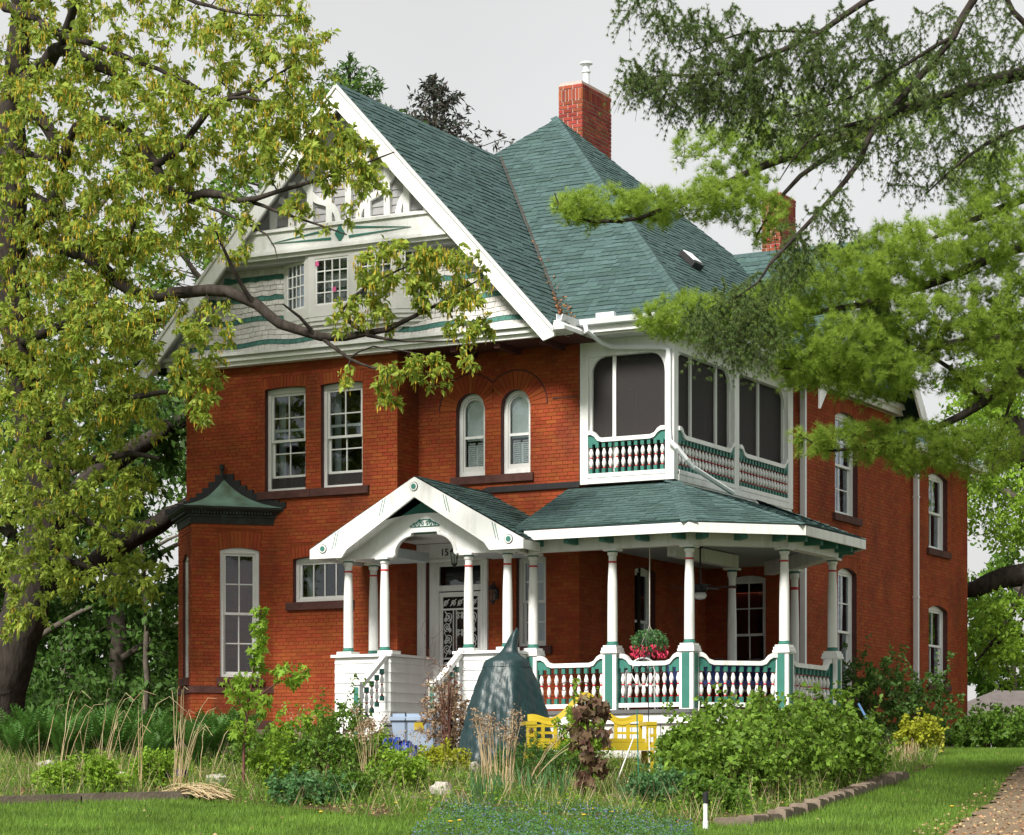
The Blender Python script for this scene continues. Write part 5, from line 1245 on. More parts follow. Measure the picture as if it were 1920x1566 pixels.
for s in (2,3,4,5,6):
    for _ in range(2 if s >= 3 else 1): P.append(paths[:,s]+rdir(len(paths))*.11*rng.random((len(paths),1))); D.append(unit(unit(paths[:,-1]-paths[:,0])*.6+np.array([0,0,.5])+rdir(len(paths))*.5))
P = np.concatenate(P); D = np.concatenate(D); v, t, ti = needles(P, D, 24, .1, .0022, .75)
arr_obj('crown', v, t, ti, M['pine_needle'], pine)
# unseen foliage added right of view, blocking sky to darken the side wall
def outer(px, py, d, rx, ry, rd, n):
    P = pxvol(px, py, d, rx, ry, rd, n); r = (P-np.array([CX,CY,CZ]))@np.array([cT,sT,0]); dd = (P-np.array([CX,CY,CZ]))@np.array([-sT,cT,0]); return P[960+F_PX*r/dd > 1960]
P = np.concatenate([outer(2330,-100+k*230,33+(k % 2)*2,470-k*20,130,4.2,3600) for k in range(5)]); v, q = leaf_quads(P, rdir(len(P),-.4,.6), rng.uniform(.16,.34,len(P)), .13); arr_obj('sky_block_crown', v, q, rng.random(len(q)), M['pine_needle'], pine, quads=True)
spr = tree_root('spruce_tree', tuple(gd(2250,29)), 'dark spruce with drooping twigs hanging in from the top right'); b3 = gd(2250,29)
slimbs = [[(b3.x,b3.y,b3.z-.2,.35)]+pl([(2250,900,29,.3),(2250,300,29,.25),(2250,-300,29,.15)]),
 pl([(2250,-200,29,.1),(1990,-120,28.8,.08),(1826,0,28.6,.07),(1789,66,28.5,.065),(1714,159,28.4,.06),(1648,225,28.3,.055),(1611,300,28.2,.05),(1559,372,28.1,.042),(1498,436,28,.035),(1442,497,27.9,.026),(1420,530,27.9,.018),(1345,580,27.8,.008)]),
 pl([(2250,60,29,.1),(1990,120,28.8,.08),(1817,164,28.6,.065),(1653,222,28.4,.05),(1573,238,28.3,.035),(1512,268,28.2,.02),(1460,340,28.1,.008)]),
 pl([(2250,-300,29,.1),(1800,-80,28.6,.07),(1625,0,28.4,.06),(1536,61,28.3,.05),(1442,105,28.2,.045),(1348,138,28.1,.035),(1240,142,28,.02),(1170,160,28,.008)]),
 pl([(1990,120,28.8,.06),(1900,20,28.6,.05),(1860,-60,28.5,.04)]), pl([(2250,200,29,.08),(1950,230,28.7,.05),(1820,290,28.5,.03),(1740,360,28.4,.012)]),
 pl([(1800,-80,28.6,.05),(1400,-60,28.2,.03),(1230,-10,28,.012)]), pl([(1789,66,28.5,.04),(1700,120,28.3,.03),(1600,180,28.2,.02),(1480,220,28.1,.008)]), pl([(1536,61,28.3,.03),(1400,60,28.1,.02),(1290,100,28,.008)])]
slimbs = [slimbs[0]] + [[(x, y, z, r*.62) for x, y, z, r in l] for l in slimbs[1:]]
sv = [(1260,160,28,95,55,.6,130),(1360,150,28.1,95,65,.6,160),(1330,60,28.1,125,55,.6,130),(1480,120,28.2,115,75,.7,180),(1600,90,28.3,115,85,.7,160),(1460,220,28.1,120,60,.6,120),(1590,230,28.2,95,75,.7,110),(1740,110,28.4,115,105,.8,170),(1860,100,28.6,85,115,.8,120),(1850,250,28.5,85,75,.7,80),(1720,290,28.3,95,75,.7,80),
 (1400,560,27.9,65,55,.5,90),(1340,600,27.8,65,60,.5,100),(1480,470,28,45,65,.5,60),(1420,640,27.9,75,65,.5,70),(1210,10,28,65,28,.5,34),(1180,140,28,35,35,.4,24),(1560,420,28.1,65,75,.5,50)]
sv = [(*v[:6], int(v[6]*.75)) for v in sv]
A = np.concatenate([pxvol(*v) for v in sv]); tubes, paths, rads = grow(slimbs, A, wander=.15, rmax=.014, sag=.12)
# drooping side twigs
nH = 3000; pick = rng.integers(0,len(paths),nH); s_ = rng.integers(2,7,nH); P0 = paths[pick,s_]; Lh = rng.uniform(.1,.34,nH)[:,None]
dirh = unit(rdir(nH,-.2,.2)*.8+np.array([0,0,-.75])); u = np.linspace(0,1,5)[None,:,None]
hp = P0[:,None]+dirh[:,None]*Lh[:,None]*u; hp[:,:,2] -= (u[:,:,0]**2)*Lh*.25; hp[:,1:-1] += rng.normal(0,.008,(nH,3,3))
v1_, q1_ = twig_tubes(hp, np.full((nH,5),.0022), 3)
parts = [(*twig_tubes(p[None], r[None], 8), .4) for p, r in tubes] + [(*twig_tubes(paths, rads, 4), .3), (v1_, q1_, .6)]
v, q, t = merge(parts); arr_obj('limbs', v, q, t, M['bark'], spr, quads=True, smooth=True)
keep = rng.random(nH) < .85
hk = hp[keep]; Pn, Dn = [], []
for i in range(5): Pn.append(hk[:,i]); Dn.append(unit(hk[:,-1]-hk[:,0]))
for i in range(1,7): Pn.append(paths[:,i]); Dn.append(unit(paths[:,-1]-paths[:,0]))
v, t, ti = needles(np.concatenate(Pn), np.concatenate(Dn), 22, .045, .0028, .85); arr_obj('crown', v, t, ti, M['spruce_needle'], spr)
# ================================================================ GARDEN
M['yellow'] = mat('yellow_resin', (.44,.33,.016), .4, .4, noise=.08, nscale=5, dark=(.34,.26,.03), dscale=4, damt=.4)
M['tarp'] = mat('dark_teal_tarp', (.009,.03,.033), .42, .45, noise=.3, nscale=4, bump=1.0, bscale=4, stretch=(2.5,2.5,.9))
M['bluetarp'] = mat('blue_tarp', (.012,.04,.22), .4, .4, noise=.2, nscale=6, bump=.6, bscale=12)
M['bin'] = mat('blue_grey_plastic', (.3,.38,.5), .5, .35, noise=.12, nscale=4)
M['rock'] = mat('pale_rock', (.42,.39,.35), .9, .2, noise=.3, nscale=6, bump=.8, bscale=10); M['rock2'] = mat('brown_rock', (.2,.16,.12), .9, .2, noise=.35, nscale=6, bump=.8, bscale=10)
M['paver'] = mat('edging_paver', (.2,.16,.125), .95, .15, noise=.3, nscale=5, bump=.5, bscale=20); M['timber'] = mat('weathered_timber', (.14,.115,.09), .95, .1, noise=.3, nscale=3, bump=.5, bscale=25)
M['blue'] = mat('blue_pole_paint', (.08,.16,.32), .4, .4); M['cyan'] = mat('cushion_blue', (.02,.03,.1), .8, .2, noise=.6, nscale=14); M['redp'] = mat('red_plastic', (.5,.06,.03), .5, .3)
def shrub(name, label, base, rx, h, nat, per, L, W, lm_, cat='shrub', group=None, bare=0, wood='cane', spread=.06, dome=.55, ry=None):
    root = empty(name, tuple(base), None, label, cat, group); ry = ry or rx; b = np.array(base)
    A = ellipsoid(b+np.array([0,0,h*dome]), (rx,ry,h*(1-dome)*1.0), nat, .1)
    nsh = nat//7; sh = ellipsoid(b+np.array([0,0,h*.8]), (rx*.95,ry*.95,h*.2), nsh); sh[:,2] += rng.random(nsh)**2*h*.42; A = np.concatenate([A, sh]); A = A[A[:,2] > gz(A[:,0],A[:,1])+.05]
    A += rng.normal(0,.13*rx,A.shape); k3 = A-b; A[:,2] += .2*h*np.sin(k3[:,0]*5.1/rx+b[0])*np.cos(k3[:,1]*4.3/rx); A = A[A[:,2] > gz(A[:,0],A[:,1])+.04]
    st = []
    for k in range(7):
        a = k*2.4; r = rx*.5*((k*.37) % 1+.2); st.append([(b[0]+.06*math.cos(a),b[1]+.06*math.sin(a),b[2]-.05,.012),(b[0]+r*.4*math.cos(a),b[1]+r*.4*math.sin(a),b[2]+h*.4,.01),(b[0]+r*math.cos(a),b[1]+r*math.sin(a),b[2]+h*.75,.005)])
    tubes, paths, rads = grow(st, A, wander=.15, rmax=.006); rads = rads*.8
    wood_obj('stems', tubes, paths, rads, M[wood], root, 5, 3)
    if per: v, q = leaf_cloud(paths, per, L, W, spread, .05, .25); arr_obj('foliage', v, q, rng.random(len(q)), M[lm_], root, quads=True)
    return root
GR = 'raspberry canes massed before the porch'
for px, d, rx, h, lab in ((1290,34.5,.5,.72,'leafy raspberry bush nearest the yellow bench, full of thin canes'),(1365,32.2,.75,.78,'leafy bush above the black-capped stake at the front of the bed'),(1455,33.2,.85,.98,'broad bright green bush before the porch corner, middle of the mass'),(1545,34.6,.8,1.0,'bright green bush at the right end of the mass, by the porch side rail'),
   (1375,36.2,.8,.85,'green bush pressed against the porch rail, left of the corner post'),(1480,37,.85,.85,'green bush against the diagonal porch rail, below its right post'),(1570,37.4,.6,.75,'green bush at the foot of the last porch pedestal')):
    shrub('raspberry_bush', lab, gd(px,d), rx, h, 260, 15, .085, .05, 'rasp_leaf', group=GR, spread=.07)
shrub('wall_shrub', 'taller dark shrub growing against the wing wall by the downspout', gd(1700,45.2), 1.0, 1.35, 250, 15, .075, .045, 'dark_leaf')
shrub('wall_shrub', 'dark shrub between the last porch pedestal and the blue pole', gd(1625,43.6), .8, 1.5, 240, 15, .075, .045, 'dark_leaf')
shrub('lime_shrub', 'low yellow-green shrub behind the pale cut canes', gd(1722,42.2), .4, .62, 170, 15, .06, .04, 'lime_leaf')
shrub('bank_shrub', 'green shrub by the rear corner of the house, right', gd(1850,52), 1.0, .62, 240, 15, .1, .06, 'mid_leaf', group='shrubs beside the driveway')
shrub('bank_shrub', 'green shrub at the right edge above the driveway', gd(1930,56), 1.3, .75, 260, 15, .11, .07, 'mid_leaf', group='shrubs beside the driveway')
shrub('dead_shrub', 'dead brown shrub full of dry leaves between bin and dark cover', gd(838,40), .42, 1.15, 330, 9, .05, .03, 'fuzzy_seed', wood='redcane', spread=.04)
shrub('twiggy_shrub', 'bare reddish twigs rising in front of the right newel post', gd(838,39.6), .5, 1.75, 220, 0, .05, .03, 'straw', wood='redcane')
shrub('juniper', 'low dark green juniper mat before the yellow bench', gd(1010,35.6), .62, .42, 420, 15, .06, .014, 'fern_leaf', dome=.3)
for px, d, rx, h, lm_, lab in ((560,35.5,.45,.85,'fresh_leaf','light green leafy perennial beside the sapling'),(610,34.2,.5,.7,'mid_leaf','mid green bushy perennial left of the dry stalks'),(520,34,.4,.5,'fresh_leaf','low fresh green perennial at the sapling\'s foot'),(660,32.4,.5,.35,'mid_leaf','low green mound at the front edge left of the flat stone'),
   (745,33.6,.45,.42,'fresh_leaf','small green perennial between dry stalks and pale rock'),(580,32.0,.55,.32,'bluish_leaf','low creeping green plant at the bed front left'),(830,36.2,.4,.35,'lime_leaf','yellow-green clump before the black block'),(1240,31.5,.5,.4,'bluish_leaf','low green plant left of the stake light'),(1340,30.6,.4,.36,'mid_leaf','low green plant right behind the stake light'),
   (190,33.2,.3,.42,'fresh_leaf','bright leafy clump at left above the timber edging'),(110,33.2,.32,.35,'fresh_leaf','small bright clump near the left hoop edging'),(1090,35.8,.35,.95,'fresh_leaf','green shoots between juniper and yellow bench'),(640,36.5,.5,.95,'mid_leaf','tall leafy stems in front of the left cheek wall'),(1610,35.6,.45,.45,'mid_leaf','grassy green clump behind the stone edging'),
   (490,36.5,.45,.6,'mid_leaf','green perennial behind the sapling stem'),(700,36.8,.4,.5,'fresh_leaf','green clump before the blue tarp'),(290,34.6,.35,.4,'fresh_leaf','green clump beside the red and blue box')):
    shrub('perennial', lab, gd(px,d), rx, h, 170, 12, .065, .036, lm_, cat='plant', group='leafy perennials in the bed', spread=.05)
# ---- weeds all through the bed
FB = [(p.x,p.y) for p in bed_front] + [(q.x,q.y) for q in (gd(1760,44), gd(1400,39.5), gd(1000,40), gd(600,41.5), gd(300,43), gd(-160,43))]
def patchy(x, y): return inpoly(x,y,FB) & ((np.sin(x*2.3+1)*np.sin(y*2.9)+.6*np.sin(x*6.1)*np.sin(y*5.3+2)+rng.normal(0,.45,len(x))) > .1)
xs = [p[0] for p in FB]; ys = [p[1] for p in FB]
V, T_, t_ = blades(230000, patchy, (min(xs),max(xs)), (min(ys),max(ys)), .05, .3, .005, .5); o = arr_obj('weed_grass', V, T_, t_, M['mid_leaf'], kind='stuff'); tag(o, 'weedy grass growing all through the garden bed', 'weeds')
x = rng.uniform(min(xs),max(xs),70000); y = rng.uniform(min(ys),max(ys),70000); ok = patchy(x,y); x, y = x[ok], y[ok]; P = np.stack([x,y,gz(x,y)+.03+.2*rng.random(len(x))**2.5],-1)
v, q = leaf_quads(P, rdir(len(P),-.2,.7), rng.uniform(.03,.07,len(P)), .03); o = arr_obj('weed_leaves', v, q, rng.random(len(q)), M['fresh_leaf'], kind='stuff', quads=True); tag(o, 'small broad-leaved weeds carpeting the garden bed', 'weeds')
V, T_, t_ = blades(24000, patchy, (min(xs),max(xs)), (min(ys),max(ys)), .15, .5, .0035, .5); o = arr_obj('dry_grass', V, T_, t_, M['straw'], kind='stuff'); tag(o, 'thin dry grass stems standing among the weeds', 'dry grass')
litter('lawn_litter', 900, LAWN, 'few brown leaves lying on the lawn')
# ---- ferns
def fern_mesh():
    v_, q_ = [], []; n = 0
    for k in range(15):
        a = k*2.4+rng.random()*.4; Lf = rng.uniform(.75,1.05); lean = rng.uniform(.25,.6)
        for j in range(18):
            t = (j+1)/18; r = lean*Lf*t*(.35+.65*t); z = Lf*(t-.22*t*t*lean*2)
            c = np.array([math.cos(a)*r, math.sin(a)*r, z]); side = np.array([-math.sin(a),math.cos(a),0.]); out = np.array([math.cos(a)*.4,math.sin(a)*.4,.75])
            w_ = .17*math.sin(math.pi*min(t*.93+.05,1))**.8*Lf
            for s in (-1,1):
                tip = c+side*s*w_+out*.05; v_ += [c, c+side*s*w_*.5+out*.045, tip, c+side*s*w_*.5-out*.012]; q_.append([n,n+1,n+2,n+3]); n += 4
    return arr_mesh('fern', np.array(v_), np.array(q_), rng.random(len(q_)), M['fern_leaf'], quads=True)
FM = [fern_mesh() for _ in range(3)]
for k in range(46):
    px = 30+rng.random()*430 if k > 5 else 10+k*20; d = 37.5+rng.random()*6.5; p = gd(px,d); s = rng.uniform(.75,1.05)
    o = bpy.data.objects.new('fern', FM[k % 3]); COL.objects.link(o); o.location = p; o.rotation_euler = (0,0,rng.random()*6.3); o.scale = (s,s,s); tag(o, 'tall green fern in the bank between oak trunk and bay', 'fern', 'ferns left of the house')
# ---- iris and strap-leaved clumps
def blade_mesh(n, h, sp, w_, mt, name):
    V, T_ = [], []; i = 0
    for k in range(n):
        a = rng.random()*6.28; r = sp*math.sqrt(rng.random())*.5; b = np.array([r*math.cos(a),r*math.sin(a),-.02]); H = h*rng.uniform(.6,1.05); o = np.array([math.cos(a),math.sin(a),0])*H*rng.uniform(.05,.4)
        s = np.array([math.cos(k*1.7),math.sin(k*1.7),0])*w_
        m = b+np.array([0,0,H*.55])+o*.35; t = b+np.array([0,0,H])+o
        V += [b-s,b+s,m+s*.9,m-s*.9,t,t]; T_ += [[i,i+1,i+2,i+3],[i+3,i+2,i+4,i+5]]; i += 6
    V = np.array(V); V[4::6] += .001; return arr_mesh(name, V, np.array(T_), rng.random(len(T_)), M[mt], quads=True)
IM = [blade_mesh(26,.5,.3,.014,'bluish_leaf','iris_clump') for _ in range(3)]
for k, (px, py, s, lab) in enumerate(((905,1508,1,'iris clump at the front left of the dry stalks'),(950,1500,.9,'iris clump behind the dry stalks\' base'),(1000,1500,1.1,'largest iris clump before the juniper mat'),(1045,1498,1,'iris clump touching the purple weeping tree'),(1180,1505,.8,'small iris clump among the wire hoops'),(1205,1512,.7,'smallest iris clump right of the wire hoops'),(640,1476,.6,'short iris fan left of the tan stalks'),(660,1474,.6,'short iris fan nearest the tan stalks'))):
    o = bpy.data.objects.new('iris_clump', IM[k % 3]); COL.objects.link(o); o.location = gnd(px,py); o.rotation_euler = (0,0,k*1.3); o.scale = (s,s,s); tag(o, lab, 'iris', 'iris clumps')
LMm = [blade_mesh(40,.32,.3,.012,'fresh_leaf','strap_leaf_clump') for _ in range(2)]
for k, (px, py, s, lab) in enumerate(((340,1472,1.2,'bright strap-leaved clump right of the grey boulder'),(250,1478,1,'strap-leaved clump in front of the grey boulder'),(150,1470,1,'strap-leaved clump among the tall dry stems, left'),(200,1466,.9,'strap-leaved clump among the tall dry stems, middle'),(1660,1446,1.3,'green strap-leaved clump before the pale cut canes'))):
    o = bpy.data.objects.new('strap_leaf_clump', LMm[k % 2]); COL.objects.link(o); o.location = gnd(px,py); o.rotation_euler = (0,0,k*1.3); o.scale = (s,s,s); tag(o, lab, 'plant', 'strap-leaved clumps')
# ---- dry stalks
def stalks(name, label, base, n, h, sp, lean, curl, mt='straw', head=0, r=.006, group=None, fan=(0,0)):
    root = empty(name, tuple(base), None, label, 'dry plant', group); k = 9; u = np.linspace(0,1,k); pp = []
    for i in range(n):
        a = rng.random()*6.28; q = sp*math.sqrt(rng.random()); b = np.array(base)+np.array([q*math.cos(a),q*math.sin(a),-.03]); H = h*rng.uniform(.65,1.05)
        dv = np.array([math.cos(a),math.sin(a),0])*lean*rng.uniform(.2,1)+np.array([cT,sT,0])*rng.uniform(*fan) if fan != (0,0) else np.array([math.cos(a),math.sin(a),0])*lean*rng.uniform(.2,1)
        c = curl*rng.uniform(.4,1.2); p = b+u[:,None]*np.array([0,0,H])+ (u**1.6)[:,None]*dv*H
        p[:,2] -= c*H*np.maximum(u-.78,0)**2*6; p += (np.maximum(u-.75,0)**1.5)[:,None]*dv*c*4*H*.5; p[1:-1] += rng.normal(0,.006,(k-2,3)); pp.append(p)
    pp = np.array(pp); v, q = twig_tubes(pp, r*(1-.55*u)[None,:]*np.ones((n,1)), 4); arr_obj('stalks', v, q, rng.random(len(q)), M[mt], root, quads=True)
    if head:
        P = np.repeat(pp[:,-1],head,0)+rng.normal(0,.035,(n*head,3)); v, q = leaf_quads(P, rdir(len(P)), .035, .022); arr_obj('seed_heads', v, q, rng.random(len(q)), M['fuzzy_seed'], root, quads=True, kind='stuff')
    return root
stalks('dry_stalks', 'tan dry stalks with fluffy heads left of the bin', gnd(692,1478), 16, 1.05, .1, .22, .1, head=40)
stalks('dry_stalks', 'thick tan dry stalks with seed heads before the dark cover', gnd(940,1492), 34, 1.12, .24, .16, .1, head=26, r=.007)
stalks('dry_stalks', 'dry stalks leaning right between cover and juniper', gnd(985,1490), 7, 1.0, .1, .7, .1, head=14, fan=(.2,.8))
stalks('dry_stalks', 'tangled tan stems behind the yellow bench', gnd(1270,1418), 30, .8, .4, .2, .1)
stalks('dry_stalks', 'thin brown stems in front of the left cheek wall', gd(590,37.5), 26, .95, .35, .15, .05, head=6, r=.004)
stalks('dry_stalks', 'small dry stems around the blue tarp', gd(730,37.5), 18, .7, .45, .3, .1, head=10, r=.004)
for i, (px, n, h, lab) in enumerate(((75,2,.95,'leftmost curved dry stems over the ferns'),(110,4,1.1,'second group of curved dry stems from the left'),(160,2,.95,'pair of curved dry stems before the pale fern heads'),(188,7,1.12,'dense sheaf of curved dry stems in the middle of the fern bank'),(235,3,1.05,'loose curved dry stems left of the boulder'),(268,3,1.1,'three curved dry stems above the boulder'),(335,13,1.12,'dense sheaf of curved pale stems beside the bay'),(385,2,.75,'short dry stems nearest the sapling'))):
    stalks('curved_stems', lab, gd(px,33.6), n, h*1.45, .1, .2, .9, head=0, r=.0065, group='curved dry stems over the ferns', fan=(0,.25))
stalks('cut_canes', 'pale cut canes in a clump at the right end of the bed', gd(1695,39.3), 34, .42, .22, .12, 0, 'straw', r=.011); stalks('cut_canes', 'short pale cut stubs behind the stone edging', gd(1640,39.5), 22, .25, .3, .1, 0, 'straw', r=.009)
root = empty('stem_pile', tuple(gnd(360,1494)), None, 'flat pile of cut pale stems lying over the timber edging', 'dry plant'); pp = []
for i in range(90):
    a = gnd(300+rng.random()*90, 1488+rng.random()*12); e = gnd(370+rng.random()*75, 1492+rng.random()*16); u = np.linspace(0,1,6)[:,None]; p = np.array(a)*(1-u)+np.array(e)*u; p[:,2] += .04+.12*rng.random()*np.sin(u[:,0]*3.1)+.05*rng.random(); pp.append(p)
v, q = twig_tubes(np.array(pp), np.full((90,6),.006), 4); arr_obj('stems', v, q, rng.random(len(q)), M['straw'], root, quads=True, kind='stuff')
# ---- lobed-leaf small trees
def lobed(P, D, size, lobes=5, inner=.42):
    vs, fs = [], []; n = 0
    for p, d, s in zip(P, D, size):
        d = Vector(d).normalized(); x = d.cross(Vector((random.gauss(0,1),random.gauss(0,1),random.gauss(0,1)))).normalized(); ring = []
        nz = d.cross(x)
        for k in range(2*lobes-1):
            a = R(-130+260*k/(2*lobes-2)); rr = s*(1.0 if k % 2 == 0 else inner)*(1-.25*abs(a)/2.3); q = Vector(p)+d*math.cos(a)*rr+x*math.sin(a)*rr - Vector((0,0,1))*rr*.18 + nz*(.1*s*math.cos(3*a)); ring.append(q)
        vs += [Vector(p)]+ring; fs += [(n,n+i+1,n+i+2) for i in range(len(ring)-1)]; n += len(ring)+1
    return np.array([tuple(v) for v in vs]), np.array(fs)
def small_tree(name, label, stemsd, tips, size, per, lm_, droop, wood, inner=.42):
    root = empty(name, tuple(stemsd[0][0][:3]), None, label, 'tree'); tubes, paths, rads = grow(stemsd, tips, wander=.1, rmax=.008, maxd=1.0)
    wood_obj('stem', tubes, paths, rads, M[wood], root, 6, 4); P, D = [], []
    for p in paths:
        for k in range(per): P.append(p[random.randint(3,6)]+np.random.default_rng(k+len(P)).normal(0,.03,3)); D.append((random.gauss(0,.6),random.gauss(0,.6),-droop+random.gauss(0,.35)))
    v, f = lobed(P, D, [size*random.uniform(.6,1.2) for _ in P], inner=inner); arr_obj('crown', v, f, np.repeat(rng.random(len(P)), 8), M[lm_], root); return root
dS = 33.6; sb = gnd(458,1488)
st = [[(sb.x,sb.y,sb.z-.05,.022)]+pl([(456,1400,dS,.02),(468,1310,dS,.016),(482,1220,dS,.012),(490,1145,dS,.006)]), pl([(462,1340,dS,.012),(435,1290,dS,.008),(425,1270,dS,.004)]), pl([(466,1320,dS,.012),(520,1280,dS,.008),(575,1258,dS,.004)]), pl([(458,1390,dS,.01),(445,1360,dS-.2,.004)])]
tp = np.concatenate([pxvol(490,1170,dS,14,40,.12,26),pxvol(485,1240,dS,18,40,.15,26),pxvol(450,1290,dS,34,26,.3,34),pxvol(540,1265,dS,40,20,.3,26),pxvol(480,1320,dS,40,25,.3,22),pxvol(450,1370,dS,30,22,.25,18)])
small_tree('maple_sapling', 'slender bright green maple sapling in front of the bay window', st, tp, .085, 4, 'fresh_leaf', .7, 'redcane')
dP = 33.2; pb = gnd(1105,1488)
st = [[(pb.x,pb.y,pb.z-.05,.028)]+pl([(1108,1440,dP,.025),(1104,1380,dP,.02),(1100,1325,dP,.014),(1112,1308,dP,.008)])]
tp = np.concatenate([pxvol(1108,1328,dP,46,24,.34,30),pxvol(1105,1385,dP,40,40,.3,20),pxvol(1105,1440,dP,32,32,.26,13),pxvol(1095,1475,dP,28,16,.22,9)])
small_tree('weeping_maple', 'purple-brown weeping tree with drooping leaves before the yellow bench', st, tp, .1, 3, 'purple_leaf', 1.2, 'redcane', .6)
# ---- ground cover, dandelions
GC = [(p.x,p.y) for p in (gnd(840,1512), gnd(1000,1512), gnd(1140,1528), gnd(1290,1545), gnd(1300,1566), gd(1300,24), gd(760,24), gnd(780,1560))]
xs = [p[0] for p in GC]; ys = [p[1] for p in GC]; x = rng.uniform(min(xs),max(xs),26000); y = rng.uniform(min(ys),max(ys),26000); ok = inpoly(x,y,GC) & (np.sin(x*3.1)*np.sin(y*2.7+1)+.5*np.sin(x*7)*np.sin(y*8)+rng.normal(0,.4,len(x)) > -.25); P = np.stack([x[ok],y[ok],gz(x[ok],y[ok])+rng.uniform(.03,.13,ok.sum())],-1)
v, q = leaf_quads(P, rdir(len(P),-.1,.8), .035, .02); o = arr_obj('ground_cover', v, q, rng.random(len(q)), M['bluish_leaf'], kind='stuff', quads=True); tag(o, 'low bluish green ground cover spreading over the lawn edge', 'ground cover')
P2 = P[rng.random(len(P)) < .2]+np.array([0,0,.03]); v, q = leaf_quads(P2, rdir(len(P2),.1,1), .018, .016); o = arr_obj('blue_flowers', v, q, rng.random(len(q)), M['blue_flower'], kind='stuff', quads=True); tag(o, 'tiny blue flowers dotted through the ground cover', 'flowers')
dm = MB(); dm.lathe((0,0,0), [(.003,0),(.003,.1)], 5, [1]); dm.lathe((0,0,.1), [(.008,0),(.028,.012),(.024,.022),(.008,.026)], 9, [0,0,0]); DM = dm.mesh('dandelion', [M['yellow'],M['mid_leaf']])
for px, py, lab in ((808,1512,'dandelion at the bed edge right of the flat stone'),(743,1523,'dandelion just below the flat stone'),(602,1541,'leftmost dandelion in the lawn'),(845,1560,'dandelion at the bottom edge, left of a pair'),(862,1558,'dandelion at the bottom edge, right of a pair'),(1049,1524,'uppermost dandelion in the blue ground cover'),(1095,1547,'lowest dandelion in the blue ground cover'),(1110,1535,'middle dandelion in the blue ground cover'),(1147,1541,'rightmost dandelion in the blue ground cover'),(1785,1530,'dandelion beside the driveway')):
    o = bpy.data.objects.new('dandelion', DM); COL.objects.link(o); o.location = gnd(px,py); tag(o, lab, 'flower', 'dandelions')
# ---- stones, edging
def rock(name, label, p, sx, sy, sz, m, seed, cat='stone', group=None):
    r = random.Random(seed); b = MB(); n1_, n2_ = 7, 10; vs = []; off = [r.uniform(.8,1.15) for _ in range(80)]
    for i in range(n1_+1):
        for j in range(n2_):
            t = math.pi*i/n1_; a = 2*math.pi*j/n2_; k = off[(i*n2_+j) % 80] if 0 < i < n1_ else 1
            pw = lambda q: math.copysign(abs(q)**.6, q); vs.append((p.x+sx*pw(math.sin(t))*pw(math.cos(a))*k, p.y+sy*pw(math.sin(t))*pw(math.sin(a))*k, p.z+sz*.6+sz*pw(math.cos(t))*k))
    b.add(vs, [(i*n2_+j, (i+1)*n2_+j, (i+1)*n2_+(j+1) % n2_, i*n2_+(j+1) % n2_) for i in range(n1_) for j in range(n2_)]); o = b.build(name, M[m]); tag(o, label, cat, group); return o
rock('stone', 'pale square-sided rock at the front of the bed', gnd(828,1492), .14, .12, .11, 'rock', 1); rock('stone', 'flat brown stone on the leaf litter', gnd(770,1506), .2, .14, .06, 'rock2', 2)
rock('stone', 'grey stone left of the thick tan stalks', gnd(884,1452), .11, .1, .11, 'rock', 3); rock('boulder', 'long grey boulder behind the strap-leaved clumps at left', gd(250,34.8), .42, .2, .12, 'rock', 4)
rock('stone', 'grey stone beside the red and blue box', gd(405,35), .16, .12, .09, 'rock', 5); rock('stone', 'small upright stone in the leaf litter left of the stalks', gnd(668,1490), .07, .05, .1, 'rock2', 6); rock('stone', 'pale stone in the fern bank at far left', gd(88,37), .14, .1, .1, 'rock', 8)
rock('block', 'dark square block among the plants before the cover', gnd(842,1450), .16, .13, .07, 'black', 7, 'block')
pr_ = [gnd(*q) for q in ((1345,1549),(1400,1548),(1455,1540),(1510,1523),(1560,1506),(1610,1489),(1650,1474),(1690,1463))]
acc = []; 
for i in range(len(pr_)-1):
    n = max(1, round((pr_[i+1]-pr_[i]).length/.3))
    for k in range(n): acc.append((pr_[i].lerp(pr_[i+1],(k+.5)/n), (pr_[i+1]-pr_[i]), (pr_[i+1]-pr_[i]).length/n))
for i, (p, d, L) in enumerate(acc):
    b = MB(); f = frame((p.x,p.y,0),(d.x,d.y,0)); j = random.uniform(-.02,.02); z = float(gz(p.x,p.y))
    b.lbox(f,-L/2+.008,L/2-.008,z-.1,z+.1+j,-.12+j,.1+j); b.lbox(f,-L/2+.02,L/2-.02,z+.1+j,z+.112+j,-.1+j,.08+j); o = b.build('edging_stone', M['paver']); tag(o, 'flat weathered edging stone in the curved bed border at right', 'edging stone', 'stones of the curved bed border')
for i, (a, e, lab) in enumerate((((-60,1512),(150,1504),'weathered timber edging beam at the far left of the bed'),((152,1504),(356,1499),'weathered timber edging beam ending at the stem pile'))):
    p, q = gnd(*a), gnd(*e); f = frame((p.x,p.y,0),(q.x-p.x,q.y-p.y,0)); L = (q-p).length; b = MB(); b.prism([f(0,p.z-.1,-.08),f(0,p.z-.1,.06),f(0,p.z+.11,.06),f(0,p.z+.11,-.08)], q-p-(q-p).normalized()*.02); tag(b.build('timber_edging', M['timber']), lab, 'edging', 'timber edging beams')
def hoops(label, p0, p1, n):
    a, c = gnd(*p0), gnd(*p1); root = empty('hoop_edging', tuple(a), None, label, 'garden edging'); 
    for k in range(n):
        b = MB(); s = a.lerp(c,k/n); e = a.lerp(c,(k+1.25)/n); b.tube([s.lerp(e,.5-.5*math.cos(math.pi*t/8))+Vector((0,0,.17*math.sin(math.pi*t/8))) for t in range(9)], .006, 5); b.build('hoop', M['rock2'], root)
